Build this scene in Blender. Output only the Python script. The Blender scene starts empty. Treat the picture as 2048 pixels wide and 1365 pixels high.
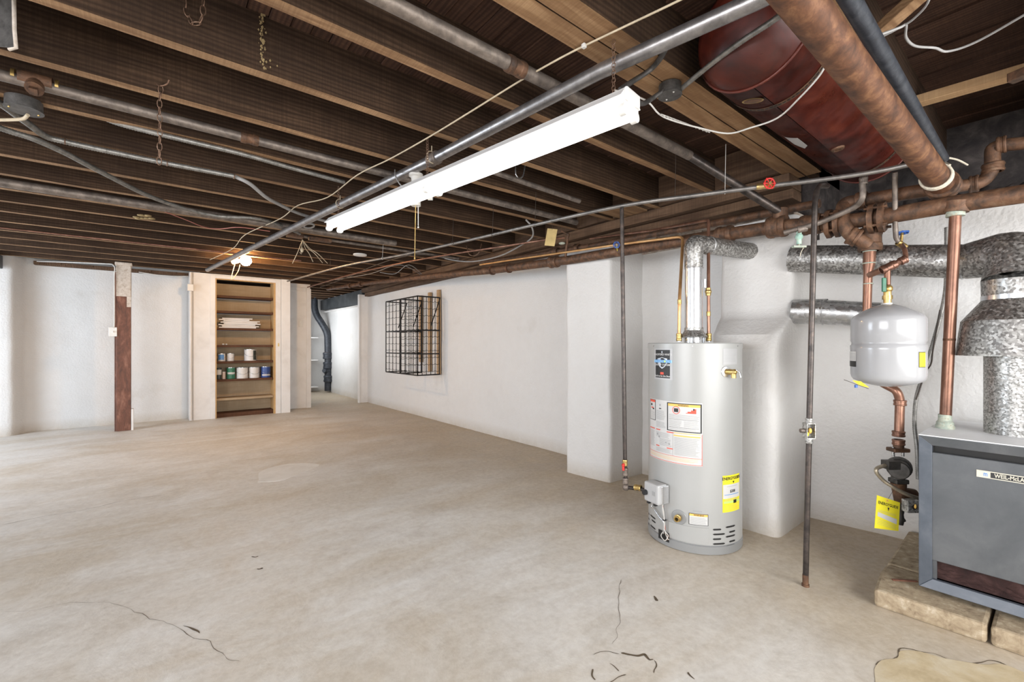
import bpy, bmesh, math, random
from mathutils import Vector, Matrix, noise
random.seed(7)
R = math.radians
S = bpy.context.scene
COL = S.collection

# ---------------------------------------------------------------- camera
FPX, CXP, HY, EYE = 889.0, 1024.0, 690.0, 1.25
AZ = R(38.77)
cam_d = bpy.data.cameras.new('camera'); cam = bpy.data.objects.new('camera', cam_d); COL.objects.link(cam)
cam_d.sensor_width = 36; cam_d.lens = FPX / 2048 * 36; cam_d.shift_y = 7.5 / 2048; cam_d.clip_start = .05
cam.location = (0, 0, EYE); cam.rotation_euler = (R(90), 0, -AZ)
S.camera = cam

# ---------------------------------------------------------------- colour management and light
S.view_settings.view_transform = 'Standard'; S.view_settings.look = 'None'
S.view_settings.exposure = -0.22; S.view_settings.gamma = 1; S.view_settings.use_curve_mapping = False
W = bpy.data.worlds.new('world'); S.world = W; W.use_nodes = True
W.node_tree.nodes['Background'].inputs[0].default_value = (.75, .85, 1, 1)
W.node_tree.nodes['Background'].inputs[1].default_value = .3
TUBE_E, BULB_E = 6.2, 520.0
def area(name, loc, rot, sx, sy, power, col):
    d = bpy.data.lights.new(name, 'AREA'); d.shape = 'RECTANGLE'; d.size = sx; d.size_y = sy
    d.energy = power; d.color = col
    o = bpy.data.objects.new(name, d); COL.objects.link(o); o.location = loc; o.rotation_euler = rot
    return o
# daylight from the far left, then unseen lights added as fill
area('window_light', (-3.92, 6.6, 1.35), (0, R(-90), 0), 1.9, 2.6, 215, (.78, .88, 1))
area('window_light', (-3.92, .6, 1.5), (0, R(-90), 0), 1.5, 3.0, 200, (.97, .97, 1))  # added near-left fill, brightens the right walls
area('window_light', (1.3, -2.4, 1.4), (R(90), 0, 0), 4.2, 2.0, 215, (1, .985, .96))  # added fill from behind the camera
area('window_light', (2.46, 11.2, 1.5), (0, R(-90), 0), 1.4, 1.6, 24, (.93, .97, 1))  # added light that brightens the alcove

# ---------------------------------------------------------------- points in the room from lines of sight
FW = Vector((math.sin(AZ), math.cos(AZ), 0)); RT = Vector((math.cos(AZ), -math.sin(AZ), 0))
EY = Vector((0, 0, EYE))
def ray(px, py): return FW + RT * ((px - CXP) / FPX) + Vector((0, 0, (HY - py) / FPX))
def az(px, py, z): d = ray(px, py); return EY + d * ((z - EYE) / d.z)
def ax(px, py, x): d = ray(px, py); return EY + d * (x / d.x)
def ay(px, py, y): d = ray(px, py); return EY + d * (y / d.y)
def ad(px, py, dep): return EY + ray(px, py) * dep
def dep(p): return (Vector(p) - EY).dot(FW)

# ---------------------------------------------------------------- node materials
MATS = {}
def newmat(name):
    m = bpy.data.materials.new(name); m.use_nodes = True; MATS[name] = m
    nt = m.node_tree; b = nt.nodes['Principled BSDF']
    return m, nt, b
def N(nt, t, **kw):
    n = nt.nodes.new(t)
    for k, v in kw.items():
        if k in n.inputs: n.inputs[k].default_value = v
        else: setattr(n, k, v)
    return n
def coords(nt, scale=(1, 1, 1), rnd=True, kind='Object'):
    tc = nt.nodes.new('ShaderNodeTexCoord'); mp = nt.nodes.new('ShaderNodeMapping')
    mp.inputs['Scale'].default_value = scale
    src = tc.outputs[kind]
    if rnd:
        oi = nt.nodes.new('ShaderNodeObjectInfo'); ml = N(nt, 'ShaderNodeMath', operation='MULTIPLY'); ml.inputs[1].default_value = 37
        nt.links.new(oi.outputs['Random'], ml.inputs[0])
        va = N(nt, 'ShaderNodeVectorMath', operation='ADD')
        nt.links.new(src, va.inputs[0]); nt.links.new(ml.outputs[0], va.inputs[1]); src = va.outputs[0]
    nt.links.new(src, mp.inputs[0]); return mp.outputs[0]
def ntex(nt, vec, scale, detail=6, rough=.6, dist=0):
    n = N(nt, 'ShaderNodeTexNoise'); n.inputs['Scale'].default_value = scale; n.inputs['Detail'].default_value = detail
    n.inputs['Roughness'].default_value = rough; n.inputs['Distortion'].default_value = dist
    nt.links.new(vec, n.inputs['Vector']); return n.outputs['Fac']
def ramp(nt, fac, stops):
    r = nt.nodes.new('ShaderNodeValToRGB'); e = r.color_ramp.elements
    while len(e) < len(stops): e.new(.5)
    for i, (p, c) in enumerate(stops):
        e[i].position = p; e[i].color = tuple(c) + (1,) if len(c) == 3 else c
    nt.links.new(fac, r.inputs[0]); return r.outputs[0]
def mixc(nt, fac, a, b, mode='MIX'):
    m = nt.nodes.new('ShaderNodeMix'); m.data_type = 'RGBA'; m.blend_type = mode
    for s, v in ((0, fac), (6, a), (7, b)):
        if hasattr(v, 'links'): nt.links.new(v, m.inputs[s])
        elif isinstance(v, (int, float)): m.inputs[s].default_value = v
        else: m.inputs[s].default_value = tuple(v) + (1,)
    return m.outputs[2]
def bump(nt, b, h, strength=.3, dist=.01):
    bp = nt.nodes.new('ShaderNodeBump'); bp.inputs['Strength'].default_value = strength; bp.inputs['Distance'].default_value = dist
    nt.links.new(h, bp.inputs['Height']); nt.links.new(bp.outputs[0], b.inputs['Normal'])
def plain(name, col, rough=.5, metal=0, var=.0, vs=8, bs=0, spec=.5):
    m, nt, b = newmat(name); b.inputs['Roughness'].default_value = rough; b.inputs['Metallic'].default_value = metal
    b.inputs['Specular IOR Level'].default_value = spec
    v = coords(nt)
    f = ntex(nt, v, vs)
    lo = [c * (1 - var) for c in col]; hi = [min(1, c * (1 + var)) for c in col]
    nt.links.new(ramp(nt, f, [(.3, lo), (.7, hi)]), b.inputs['Base Color'])
    if bs: bump(nt, b, ntex(nt, v, vs * 6), bs, .004)
    return m
def mottled(name, cols, scale, rough=.5, metal=0, bs=.2, stretch=(1, 1, 1), detail=8, rr=None):
    m, nt, b = newmat(name); v = coords(nt, stretch); f = ntex(nt, v, scale, detail, .65, .4)
    n = len(cols)
    nt.links.new(ramp(nt, f, [(.28 + .44 * i / (n - 1), c) for i, c in enumerate(cols)]), b.inputs['Base Color'])
    b.inputs['Metallic'].default_value = metal; b.inputs['Roughness'].default_value = rough
    if rr:
        mr = N(nt, 'ShaderNodeMapRange'); mr.inputs[1].default_value = .3; mr.inputs[2].default_value = .7
        mr.inputs[3].default_value = rr[0]; mr.inputs[4].default_value = rr[1]
        nt.links.new(ntex(nt, v, scale * 2.3), mr.inputs[0]); nt.links.new(mr.outputs[0], b.inputs['Roughness'])
    if bs: bump(nt, b, ntex(nt, v, scale * 4), bs, .003)
    return m
def wood(name, dark, mid, light, axis='X', rough=.85, gs=1.0, bs=.5):
    m, nt, b = newmat(name)
    st = {'X': (.9, 9, 9), 'Y': (9, .9, 9), 'Z': (9, 9, .9)}[axis]
    v = coords(nt, tuple(s * gs for s in st))
    w = nt.nodes.new('ShaderNodeTexWave'); w.bands_direction = {'X': 'Z', 'Y': 'X', 'Z': 'X'}[axis]
    w.inputs['Scale'].default_value = 1.6; w.inputs['Distortion'].default_value = 7; w.inputs['Detail'].default_value = 4
    w.inputs['Detail Scale'].default_value = 1.3
    nt.links.new(v, w.inputs['Vector'])
    n1 = ntex(nt, v, 2.2, 10, .7, .6); v2 = coords(nt, (1, 1, 1)); n2 = ntex(nt, v2, 3.0, 6, .6)
    c = ramp(nt, n1, [(.25, dark), (.5, mid), (.8, light)])
    c = mixc(nt, .35, c, ramp(nt, w.outputs['Fac'], [(.1, dark), (.9, light)]))
    c = mixc(nt, ramp(nt, n2, [(.35, (0, 0, 0)), (.65, (.55,) * 3)]), c, dark)
    sw_ = ntex(nt, coords(nt, {'X': (150, 4, 4), 'Y': (4, 150, 4), 'Z': (4, 4, 150)}[axis]), 1.0, 3, .6)
    c = mixc(nt, ramp(nt, sw_, [(.42, (.30,) * 3), (.6, (0, 0, 0))]), c, dark)
    nt.links.new(c, b.inputs['Base Color']); b.inputs['Roughness'].default_value = rough
    b.inputs['Specular IOR Level'].default_value = .25
    ma = N(nt, 'ShaderNodeMath', operation='MULTIPLY_ADD'); ma.inputs[1].default_value = .35; nt.links.new(sw_, ma.inputs[0]); nt.links.new(n1, ma.inputs[2])
    bump(nt, b, ma.outputs[0], bs, .006)
    return m
def emis(name, col, e):
    m, nt, b = newmat(name); b.inputs['Base Color'].default_value = (*col, 1)
    b.inputs['Emission Color'].default_value = (*col, 1); b.inputs['Emission Strength'].default_value = e; return m

# plaster
def plaster(name, base, dirty, bs=.24):
    m, nt, b = newmat(name); v = coords(nt, rnd=False)
    f = ntex(nt, v, 1.3, 8, .6); f2 = ntex(nt, v, 9, 8, .7)
    c = ramp(nt, f, [(.3, base), (.62, [x * .96 for x in base]), (.8, dirty)])
    c = mixc(nt, .12, c, ramp(nt, f2, [(.35, dirty), (.6, base)]))
    # damp, dust-stained foot of the wall
    sx = nt.nodes.new('ShaderNodeSeparateXYZ'); tc = nt.nodes.new('ShaderNodeTexCoord'); nt.links.new(tc.outputs['Object'], sx.inputs[0])
    mr = N(nt, 'ShaderNodeMapRange'); mr.inputs[1].default_value = .16; mr.inputs[2].default_value = 0
    nt.links.new(sx.outputs[2], mr.inputs[0])
    ml = N(nt, 'ShaderNodeMath', operation='MULTIPLY'); nt.links.new(mr.outputs[0], ml.inputs[0]); nt.links.new(f2, ml.inputs[1])
    c = mixc(nt, ml.outputs[0], c, (.42, .35, .26))
    nt.links.new(c, b.inputs['Base Color']); b.inputs['Roughness'].default_value = .6
    mu = N(nt, 'ShaderNodeMath', operation='ADD'); nt.links.new(ntex(nt, v, 5, 5, .55), mu.inputs[0]); nt.links.new(ntex(nt, v, 45, 4, .5), mu.inputs[1])
    bump(nt, b, mu.outputs[0], bs, .02)
    return m
PLASTER = plaster('plaster', (.68, .665, .645), (.54, .51, .47))
# floor
def floor_mat():
    m, nt, b = newmat('concrete_floor'); v = coords(nt, rnd=False)
    f = ntex(nt, v, .55, 6, .6, .3); f2 = ntex(nt, v, 3.2, 12, .72, .5); f3 = ntex(nt, v, 28, 8, .7)
    vs = coords(nt, (1, 3.5, 1), rnd=False); f4 = ntex(nt, vs, 2.0, 8, .7, 1.2)
    c = ramp(nt, f2, [(.25, (.53, .485, .42)), (.5, (.73, .70, .65)), (.75, (.85, .835, .80))])
    fL = ntex(nt, coords(nt, (.6, 1.5, 1), rnd=False), .9, 7, .62, .8)
    c = mixc(nt, ramp(nt, fL, [(.36, (.9,) * 3), (.52, (0, 0, 0))]), c, (.58, .50, .39))
    c = mixc(nt, ramp(nt, fL, [(.52, (0, 0, 0)), (.66, (.7,) * 3)]), c, (.84, .84, .83))
    c = mixc(nt, ramp(nt, f4, [(.4, (0, 0, 0)), (.7, (.45,) * 3)]), c, (.57, .51, .43))
    # tan tone growing towards the right wall, broken up by noise
    sx = nt.nodes.new('ShaderNodeSeparateXYZ'); tc = nt.nodes.new('ShaderNodeTexCoord'); nt.links.new(tc.outputs['Object'], sx.inputs[0])
    mr = N(nt, 'ShaderNodeMapRange'); mr.inputs[1].default_value = 1.5; mr.inputs[2].default_value = 3.3
    ad_ = N(nt, 'ShaderNodeMath', operation='MULTIPLY_ADD'); ad_.inputs[1].default_value = 3.0; nt.links.new(f, ad_.inputs[0])
    sb = N(nt, 'ShaderNodeMath', operation='SUBTRACT'); sb.inputs[1].default_value = 1.3
    nt.links.new(sx.outputs[0], sb.inputs[0]); nt.links.new(sb.outputs[0], ad_.inputs[2])
    nt.links.new(ad_.outputs[0], mr.inputs[0])
    tm = N(nt, 'ShaderNodeMath', operation='MULTIPLY'); tm.inputs[1].default_value = .85; nt.links.new(mr.outputs[0], tm.inputs[0])
    c = mixc(nt, tm.outputs[0], c, ramp(nt, f2, [(.3, (.29, .195, .095)), (.7, (.50, .375, .215))]))
    c = mixc(nt, ramp(nt, f, [(.56, (0, 0, 0)), (.75, (.5,) * 3)]), c, (.50, .42, .31))
    c = mixc(nt, .25, c, ramp(nt, f3, [(.35, (.40, .355, .30)), (.6, (.74, .71, .66))]))
    # fine specks of paint and pits
    sp = ntex(nt, v, 75, 2, .5); c = mixc(nt, ramp(nt, sp, [(.73, (0, 0, 0)), (.77, (.6,) * 3)]), c, (.80, .78, .74))
    nt.links.new(c, b.inputs['Base Color'])
    mr2 = N(nt, 'ShaderNodeMapRange'); mr2.inputs[1].default_value = .3; mr2.inputs[2].default_value = .7; mr2.inputs[3].default_value = .42; mr2.inputs[4].default_value = .75
    nt.links.new(f2, mr2.inputs[0]); nt.links.new(mr2.outputs[0], b.inputs['Roughness'])
    mu = N(nt, 'ShaderNodeMath', operation='MULTIPLY_ADD'); mu.inputs[1].default_value = .25; nt.links.new(f3, mu.inputs[0]); nt.links.new(f2, mu.inputs[2])
    bump(nt, b, mu.outputs[0], .35, .012)
    return m
FLOOR = floor_mat()
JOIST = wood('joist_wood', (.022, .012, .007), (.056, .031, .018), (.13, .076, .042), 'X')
JOISTB = wood('joist_underside', (.14, .074, .036), (.30, .175, .09), (.48, .31, .17), 'X', gs=1.3)  # paler than the sides: light from below painted in, besides differing grain
BEAMB = wood('beam_underside', (.17, .092, .045), (.34, .20, .10), (.52, .34, .19), 'X', gs=1.1)  # doubled joist: light from below painted into the underside colour
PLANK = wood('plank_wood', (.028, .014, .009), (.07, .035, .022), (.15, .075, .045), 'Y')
SILLW = wood('sill_wood', (.055, .03, .018), (.14, .082, .05), (.26, .165, .10), 'Y')
PALEW = wood('pale_wood', (.30, .18, .09), (.48, .30, .15), (.62, .42, .24), 'Y')
BATTEN = wood('batten_wood', (.34, .21, .11), (.50, .33, .18), (.62, .43, .25), 'Z')
SHELFW = wood('shelf_wood', (.05, .022, .012), (.12, .055, .03), (.22, .11, .06), 'X')
PLYW = wood('plywood', (.36, .26, .16), (.46, .35, .23), (.56, .44, .30), 'X', bs=.15)
JAMBW = wood('jamb_wood', (.45, .27, .12), (.62, .40, .18), (.75, .52, .27), 'Z', bs=.1)
WHITEP = mottled('white_paint', [(.66, .63, .60), (.76, .735, .71), (.80, .78, .76)], 3, .45, bs=.1)
POSTP = mottled('brown_paint', [(.05, .02, .012), (.15, .055, .03), (.30, .14, .09)], 14, .55, bs=.4, stretch=(1, 1, .35))
POSTW = mottled('flaking_white_paint', [(.36, .28, .21), (.56, .49, .42), (.66, .60, .54)], 30, .6, bs=.4)
BRICKM = mottled('old_masonry', [(.10, .055, .035), (.34, .27, .21), (.52, .46, .40), (.24, .11, .07)], 11, .85, bs=.8)
STONE = mottled('dark_stone', [(.012, .01, .01), (.05, .04, .037), (.12, .10, .09)], 9, .8, bs=1)
RUST = mottled('rusty_iron', [(.035, .022, .016), (.085, .048, .030), (.16, .080, .043), (.23, .145, .09)], 18, .6, .35, .5)
RUSTO = mottled('orange_rust', [(.045, .022, .014), (.14, .062, .032), (.30, .15, .072)], 16, .55, .35, .35)
OLDIRON = mottled('dusty_iron', [(.09, .075, .065), (.19, .155, .13), (.30, .25, .21)], 18, .5, .5, .3)
GRAYP = mottled('gray_pipe_metal', [(.14, .13, .125), (.27, .255, .24), (.38, .35, .32)], 12, .42, .75, .2)
STEELP = mottled('steel_pipe_metal', [(.20, .19, .185), (.30, .285, .28), (.40, .38, .365)], 20, .34, .8, .15)
BLKPIPE = mottled('black_pipe_metal', [(.03, .026, .024), (.07, .058, .052), (.13, .10, .085)], 25, .35, .6, .15)
BLKPAINT = mottled('black_painted_pipe', [(.012, .014, .018), (.035, .04, .05), (.07, .075, .085)], 25, .45, .2, .2)
COPPER = mottled('aged_copper', [(.10, .05, .036), (.24, .12, .08), (.42, .235, .16)], 9, .34, .65, .15, stretch=(1, 1, .4))
COPPERN = mottled('bright_copper', [(.48, .25, .10), (.62, .35, .15), (.70, .45, .22)], 9, .33, .6, .05)
BRASS = mottled('brass', [(.32, .20, .06), (.52, .36, .13), (.66, .50, .24)], 20, .35, .85, .1)
VERDI = mottled('verdigris', [(.18, .33, .27), (.38, .55, .46), (.60, .66, .52)], 30, .8, 0, .5)
CORRODE = mottled('corroded_solder', [(.28, .24, .17), (.52, .54, .44), (.36, .42, .36), (.50, .35, .22)], 40, .7, .2, .5)
def galv(name, cols, scale, rough=.35):
    m, nt, b = newmat(name); v = coords(nt)
    vo = nt.nodes.new('ShaderNodeTexVoronoi'); vo.inputs['Scale'].default_value = scale; nt.links.new(v, vo.inputs['Vector'])
    sx = nt.nodes.new('ShaderNodeSeparateColor'); nt.links.new(vo.outputs['Color'], sx.inputs[0])
    nt.links.new(ramp(nt, sx.outputs[0], [(.1 + .8 * i / (len(cols) - 1), c) for i, c in enumerate(cols)]), b.inputs['Base Color'])
    mr = N(nt, 'ShaderNodeMapRange'); mr.inputs[3].default_value = rough - .12; mr.inputs[4].default_value = rough + .2
    nt.links.new(sx.outputs[1], mr.inputs[0]); nt.links.new(mr.outputs[0], b.inputs['Roughness'])
    b.inputs['Metallic'].default_value = .85; bump(nt, b, ntex(nt, v, 6), .12, .01)
    return m
GALV = galv('galvanised_spangle', [(.20, .19, .18), (.34, .33, .31), (.55, .54, .52)], 105, .42)
GALVF = galv('galvanised_fine', [(.24, .235, .22), (.42, .41, .39), (.60, .59, .57)], 140, .42)
GALVP = galv('galvanised_plain', [(.42, .42, .42), (.50, .50, .50), (.56, .56, .56)], 40, .26)
ALU = plain('aluminium', (.72, .73, .75), .25, .9, .06, 6)
ARMOR = mottled('armored_cable_metal', [(.13, .125, .115), (.26, .25, .23), (.38, .365, .34)], 30, .42, .55, .1)
ARMORT = plain('tan_armor', (.42, .36, .27), .4, .6, .15, 30)
BOXM = mottled('junction_box_metal', [(.05, .048, .045), (.10, .095, .09), (.15, .14, .135)], 30, .5, .5, .1)
REDTANK = mottled('red_primer', [(.022, .006, .004), (.085, .014, .008), (.17, .036, .018)], 4.5, .42, .05, .12, rr=(.25, .55))
HEATER = plain('heater_enamel', (.39, .39, .378), .36, .08, .03, 3)
HEATERG = plain('heater_trim_gray', (.30, .305, .305), .4, .3, .04, 6)
TANKW = plain('tank_white_enamel', (.38, .38, .388), .16, 0, .015, 3)
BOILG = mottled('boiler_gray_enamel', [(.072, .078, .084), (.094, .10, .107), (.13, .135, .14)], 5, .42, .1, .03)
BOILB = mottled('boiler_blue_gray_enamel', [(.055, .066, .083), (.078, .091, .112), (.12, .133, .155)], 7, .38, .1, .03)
BOILT = mottled('boiler_top_dusty', [(.66, .67, .69), (.78, .79, .81), (.84, .85, .86)], 5, .5, .1, .05, stretch=(1, .2, 1))  # near-white top: sky light painted into the enamel colour
BLACK = plain('black', (.012, .011, .010), .6, 0, .2, 10)
BLKPLAS = plain('black_plastic', (.02, .02, .022), .35, 0, .1, 10)
PUMPM = mottled('pump_iron', [(.03, .028, .026), (.065, .06, .054), (.11, .10, .09)], 20, .5, .4, .2)
FLUFF = mottled('reddish_dust', [(.012, .006, .006), (.035, .014, .012), (.09, .045, .04)], 14, .95, 0, .6)
BLOCKM = mottled('base_concrete', [(.15, .11, .065), (.32, .245, .16), (.42, .335, .225), (.56, .48, .37)], 24, .9, 0, .8)
PATCHM = mottled('patch_concrete', [(.38, .29, .165), (.55, .45, .29), (.64, .57, .44)], 6, .8, 0, .6)
PATCHG = mottled('patch_light_concrete', [(.68, .65, .60), (.76, .735, .69), (.82, .80, .765)], 5, .7, 0, .3)
CRACKM = plain('crack_dark', (.12, .088, .055), .95, 0, .3, 30)
WIREW = plain('white_wire', (.62, .60, .56), .5, 0, .1, 30)
WIRET = plain('tan_cable', (.52, .43, .30), .6, 0, .15, 20)
WIREG = plain('grey_cable', (.30, .29, .28), .5, 0, .15, 20)
WIREK = plain('dark_wire', (.07, .055, .045), .5, .3, .15, 20)
WIRER = plain('pink_wire', (.46, .16, .12), .5, 0, .15, 20)
ROPE = plain('rope', (.62, .56, .45), .9, 0, .2, 60, .6)
CHAINM = mottled('rusty_chain_iron', [(.10, .055, .035), (.22, .13, .085), (.34, .24, .17)], 60, .5, .6, .1)
TUBE = emis('tube_glow', (1, .99, .96), TUBE_E)
BULB = emis('bulb_glow', (1, .60, .26), BULB_E)
FIXW = plain('fixture_white', (.78, .77, .75), .35, 0, .02, 8)
PORC = plain('porcelain', (.66, .64, .60), .25, 0, .05, 20)
CARD = plain('card_tag', (.62, .46, .20), .8, 0, .12, 25)
WHITEPL = plain('white_plastic', (.74, .72, .68), .35, 0, .03, 10)
PANE = emis('daylit_pane', (.85, .92, 1), 2.5)  # glow of the unseen panes, partly added fill
INKK = plain('ink_black', (.02, .02, .02), .5, 0, .0)
INKG = plain('ink_gray', (.34, .34, .34), .5)
PAPER = plain('paper_white', (.60, .595, .58), .55, 0, .03, 20)
PAPERS = plain('paper_silver', (.46, .46, .46), .45, .1, .03, 20)
YEL = plain('label_yellow', (.86, .76, .03), .5, 0, .03, 20)
ORG = plain('label_orange', (.85, .52, .12), .5)
REDI = plain('label_red', (.75, .10, .06), .5)
BLUI = plain('label_blue', (.10, .28, .62), .5)
LBLU = plain('label_light_blue', (.36, .62, .80), .5)
GRNI = plain('label_lime', (.55, .75, .20), .5)
SILV = plain('label_silver', (.50, .53, .57), .35, .3, .08, 30)
CREAM = plain('badge_cream', (.66, .61, .50), .4, .2)
REDW = plain('red_enamel', (.60, .03, .025), .35, 0, .2, 40)
BLUW = plain('blue_enamel', (.04, .12, .42), .35, 0, .2, 40)
GRNH = plain('green_enamel', (.015, .13, .07), .35, 0, .2, 40)
SLATE = mottled('slate_paint', [(.012, .014, .016), (.03, .034, .037), (.07, .075, .078)], 4, .5, 0, .2)
GREENC = plain('can_green', (.03, .16, .09), .4, 0, .2, 20)
BLUEC = plain('can_blue', (.03, .07, .26), .35, 0, .25, 20)
WHITEC = plain('can_white', (.66, .64, .62), .4, 0, .05, 20)
DARKC = plain('can_dark', (.035, .045, .04), .4, 0, .2, 20)
PINKC = plain('bottle_pink', (.62, .48, .42), .4)
FOAM = plain('foam_stain', (.30, .215, .10), .9, 0, .3, 40, .8)

# ---------------------------------------------------------------- mesh building
class MB:
    def __init__(s, m=None): s.v = []; s.f = []; s.mi = []; s.sm = []; s.mats = []; s.cur = 0; s.use(m)
    def use(s, m):
        if m is None: return s
        if m not in s.mats: s.mats.append(m)
        s.cur = s.mats.index(m); return s
    def add(s, vs, fs, smooth=False):
        o = len(s.v); s.v += [Vector(p) for p in vs]
        for f in fs: s.f.append([i + o for i in f]); s.mi.append(s.cur); s.sm.append(smooth)
        return s
    def box(s, lo, hi):
        (a, b, c), (d, e, g) = lo, hi
        a, d = min(a, d), max(a, d); b, e = min(b, e), max(b, e); c, g = min(c, g), max(c, g)
        return s.add([(a, b, c), (d, b, c), (d, e, c), (a, e, c), (a, b, g), (d, b, g), (d, e, g), (a, e, g)],
                     [(3, 2, 1, 0), (4, 5, 6, 7), (0, 1, 5, 4), (1, 2, 6, 5), (2, 3, 7, 6), (3, 0, 4, 7)])
    def obox(s, c, ux, uy, uz, hx, hy, hz):
        c = Vector(c); ux, uy, uz = (Vector(u).normalized() for u in (ux, uy, uz))
        vs = [c + ux * (i * hx) + uy * (j * hy) + uz * (k * hz) for k in (-1, 1) for i, j in ((-1, -1), (1, -1), (1, 1), (-1, 1))]
        return s.add(vs, [(3, 2, 1, 0), (4, 5, 6, 7), (0, 1, 5, 4), (1, 2, 6, 5), (2, 3, 7, 6), (3, 0, 4, 7)])
    def bar(s, p, q, w, h, up=(0, 0, 1)):
        p, q = Vector(p), Vector(q); d = (q - p); up = Vector(up)
        sd = d.cross(up)
        if sd.length < 1e-6: sd = d.cross(Vector((1, 0, 0)))
        return s.obox((p + q) / 2, d, sd, sd.cross(d), d.length / 2, w / 2, h / 2)
    def tube(s, pts, r, seg=12, cap=True):
        pts = [Vector(p) for p in pts]; n = len(pts); rs = r if isinstance(r, (list, tuple)) else [r] * n
        t = (pts[1] - pts[0]).normalized(); a = t.cross(Vector((0, 0, 1)))
        if a.length < .1: a = t.cross(Vector((1, 0, 0)))
        a.normalize(); vs = []
        for i, p in enumerate(pts):
            t = (pts[min(i + 1, n - 1)] - pts[max(i - 1, 0)]).normalized()
            a = (a - t * a.dot(t)).normalized(); b = t.cross(a)
            vs += [p + (a * math.cos(2 * math.pi * k / seg) + b * math.sin(2 * math.pi * k / seg)) * rs[i] for k in range(seg)]
        s.add(vs, [(i * seg + k, i * seg + (k + 1) % seg, (i + 1) * seg + (k + 1) % seg, (i + 1) * seg + k)
                   for i in range(n - 1) for k in range(seg)], True)
        if cap: s.add(vs[:seg], [tuple(reversed(range(seg)))]); s.add(vs[-seg:], [tuple(range(seg))])
        return s
    def lathe(s, c, axis, prof, seg=32, sharp=()):
        """prof: list of (radius, distance along axis); a doubled point gives a sharp edge"""
        c = Vector(c); t = Vector(axis).normalized(); a = t.cross(Vector((0, 0, 1)))
        if a.length < .1: a = t.cross(Vector((1, 0, 0)))
        a.normalize(); b = t.cross(a)
        for i in range(len(prof) - 1):
            (r0, h0), (r1, h1) = prof[i], prof[i + 1]
            if abs(r0 - r1) < 1e-6 and abs(h0 - h1) < 1e-6: continue
            vs = [c + t * h + (a * math.cos(2 * math.pi * k / seg) + b * math.sin(2 * math.pi * k / seg)) * r
                  for r, h in ((r0, h0), (r1, h1)) for k in range(seg)]
            s.add(vs, [(k, (k + 1) % seg, seg + (k + 1) % seg, seg + k) for k in range(seg)], True)
        return s
    def cyl(s, p, q, r, seg=20, r2=None): return s.tube([p, q], [r, r if r2 is None else r2], seg)
    def ball(s, c, r, seg=12, sc=(1, 1, 1)):
        c = Vector(c); vs = []; fs = []; n = seg // 2
        for i in range(n + 1):
            th = math.pi * i / n
            for k in range(seg):
                ph = 2 * math.pi * k / seg
                vs.append(c + Vector((math.sin(th) * math.cos(ph) * sc[0], math.sin(th) * math.sin(ph) * sc[1], math.cos(th) * sc[2])) * r)
        for i in range(n):
            for k in range(seg): fs.append((i * seg + k, (i + 1) * seg + k, (i + 1) * seg + (k + 1) % seg, i * seg + (k + 1) % seg))
        return s.add(vs, fs, True)
    def torus(s, c, axis, R_, r, seg=24, sg=8, sc=(1, 1), ua=None):
        c = Vector(c); t = Vector(axis).normalized(); a = Vector(ua) if ua else t.cross(Vector((0, 0, 1)))
        if a.length < .1: a = t.cross(Vector((1, 0, 0)))
        a.normalize(); b = t.cross(a)
        pts = [c + a * (math.cos(2 * math.pi * k / seg) * R_ * sc[0]) + b * (math.sin(2 * math.pi * k / seg) * R_ * sc[1]) for k in range(seg)]
        vs = []
        for k, p in enumerate(pts):
            o = (p - c).normalized()
            vs += [p + (o * math.cos(2 * math.pi * j / sg) + t * math.sin(2 * math.pi * j / sg)) * r for j in range(sg)]
        return s.add(vs, [(k * sg + j, k * sg + (j + 1) % sg, ((k + 1) % seg) * sg + (j + 1) % sg, ((k + 1) % seg) * sg + j)
                          for k in range(seg) for j in range(sg)], True)
    def prism(s, poly, dirv):
        n = len(poly); d = Vector(dirv); vs = [Vector(p) for p in poly] + [Vector(p) + d for p in poly]
        return s.add(vs, [tuple(reversed(range(n))), tuple(range(n, 2 * n))] + [(i, (i + 1) % n, n + (i + 1) % n, n + i) for i in range(n)])
    def build(s, name, parent=None, bevel=0, mesh_only=False):
        root = parent
        while root is not None and root.parent is not None: root = root.parent
        if root is not None: off = Vector(root.location)
        else:
            xs = [p.x for p in s.v]; ys = [p.y for p in s.v]; zs = [p.z for p in s.v]
            off = Vector(((min(xs) + max(xs)) / 2, (min(ys) + max(ys)) / 2, min(zs)))
        me = bpy.data.meshes.new(name); me.from_pydata([p - off for p in s.v], [], s.f)
        for m in s.mats: me.materials.append(m)
        me.polygons.foreach_set('material_index', s.mi); me.polygons.foreach_set('use_smooth', s.sm)
        bm = bmesh.new(); bm.from_mesh(me); bmesh.ops.remove_doubles(bm, verts=bm.verts, dist=1e-6) if False else None
        bmesh.ops.recalc_face_normals(bm, faces=bm.faces); bm.to_mesh(me); bm.free(); me.update()
        o = bpy.data.objects.new(name, me); COL.objects.link(o)
        if parent is not None: o.parent = parent
        else: o.location = off
        if bevel:
            md = o.modifiers.new('bevel', 'BEVEL'); md.width = bevel; md.segments = 2; md.limit_method = 'ANGLE'; md.angle_limit = R(50)
        return o
def thing(name, label, cat, loc, group=None):
    o = bpy.data.objects.new(name, None); o.empty_display_size = .05; COL.objects.link(o); o.location = loc
    return tag(o, label, cat, group)
def tag(o, label, cat, group=None):
    o['label'] = label; o['category'] = cat
    if group: o['group'] = group
    return o
def struct(o, label=None):
    o['kind'] = 'structure'
    if label: o['label'] = label
    return o
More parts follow.
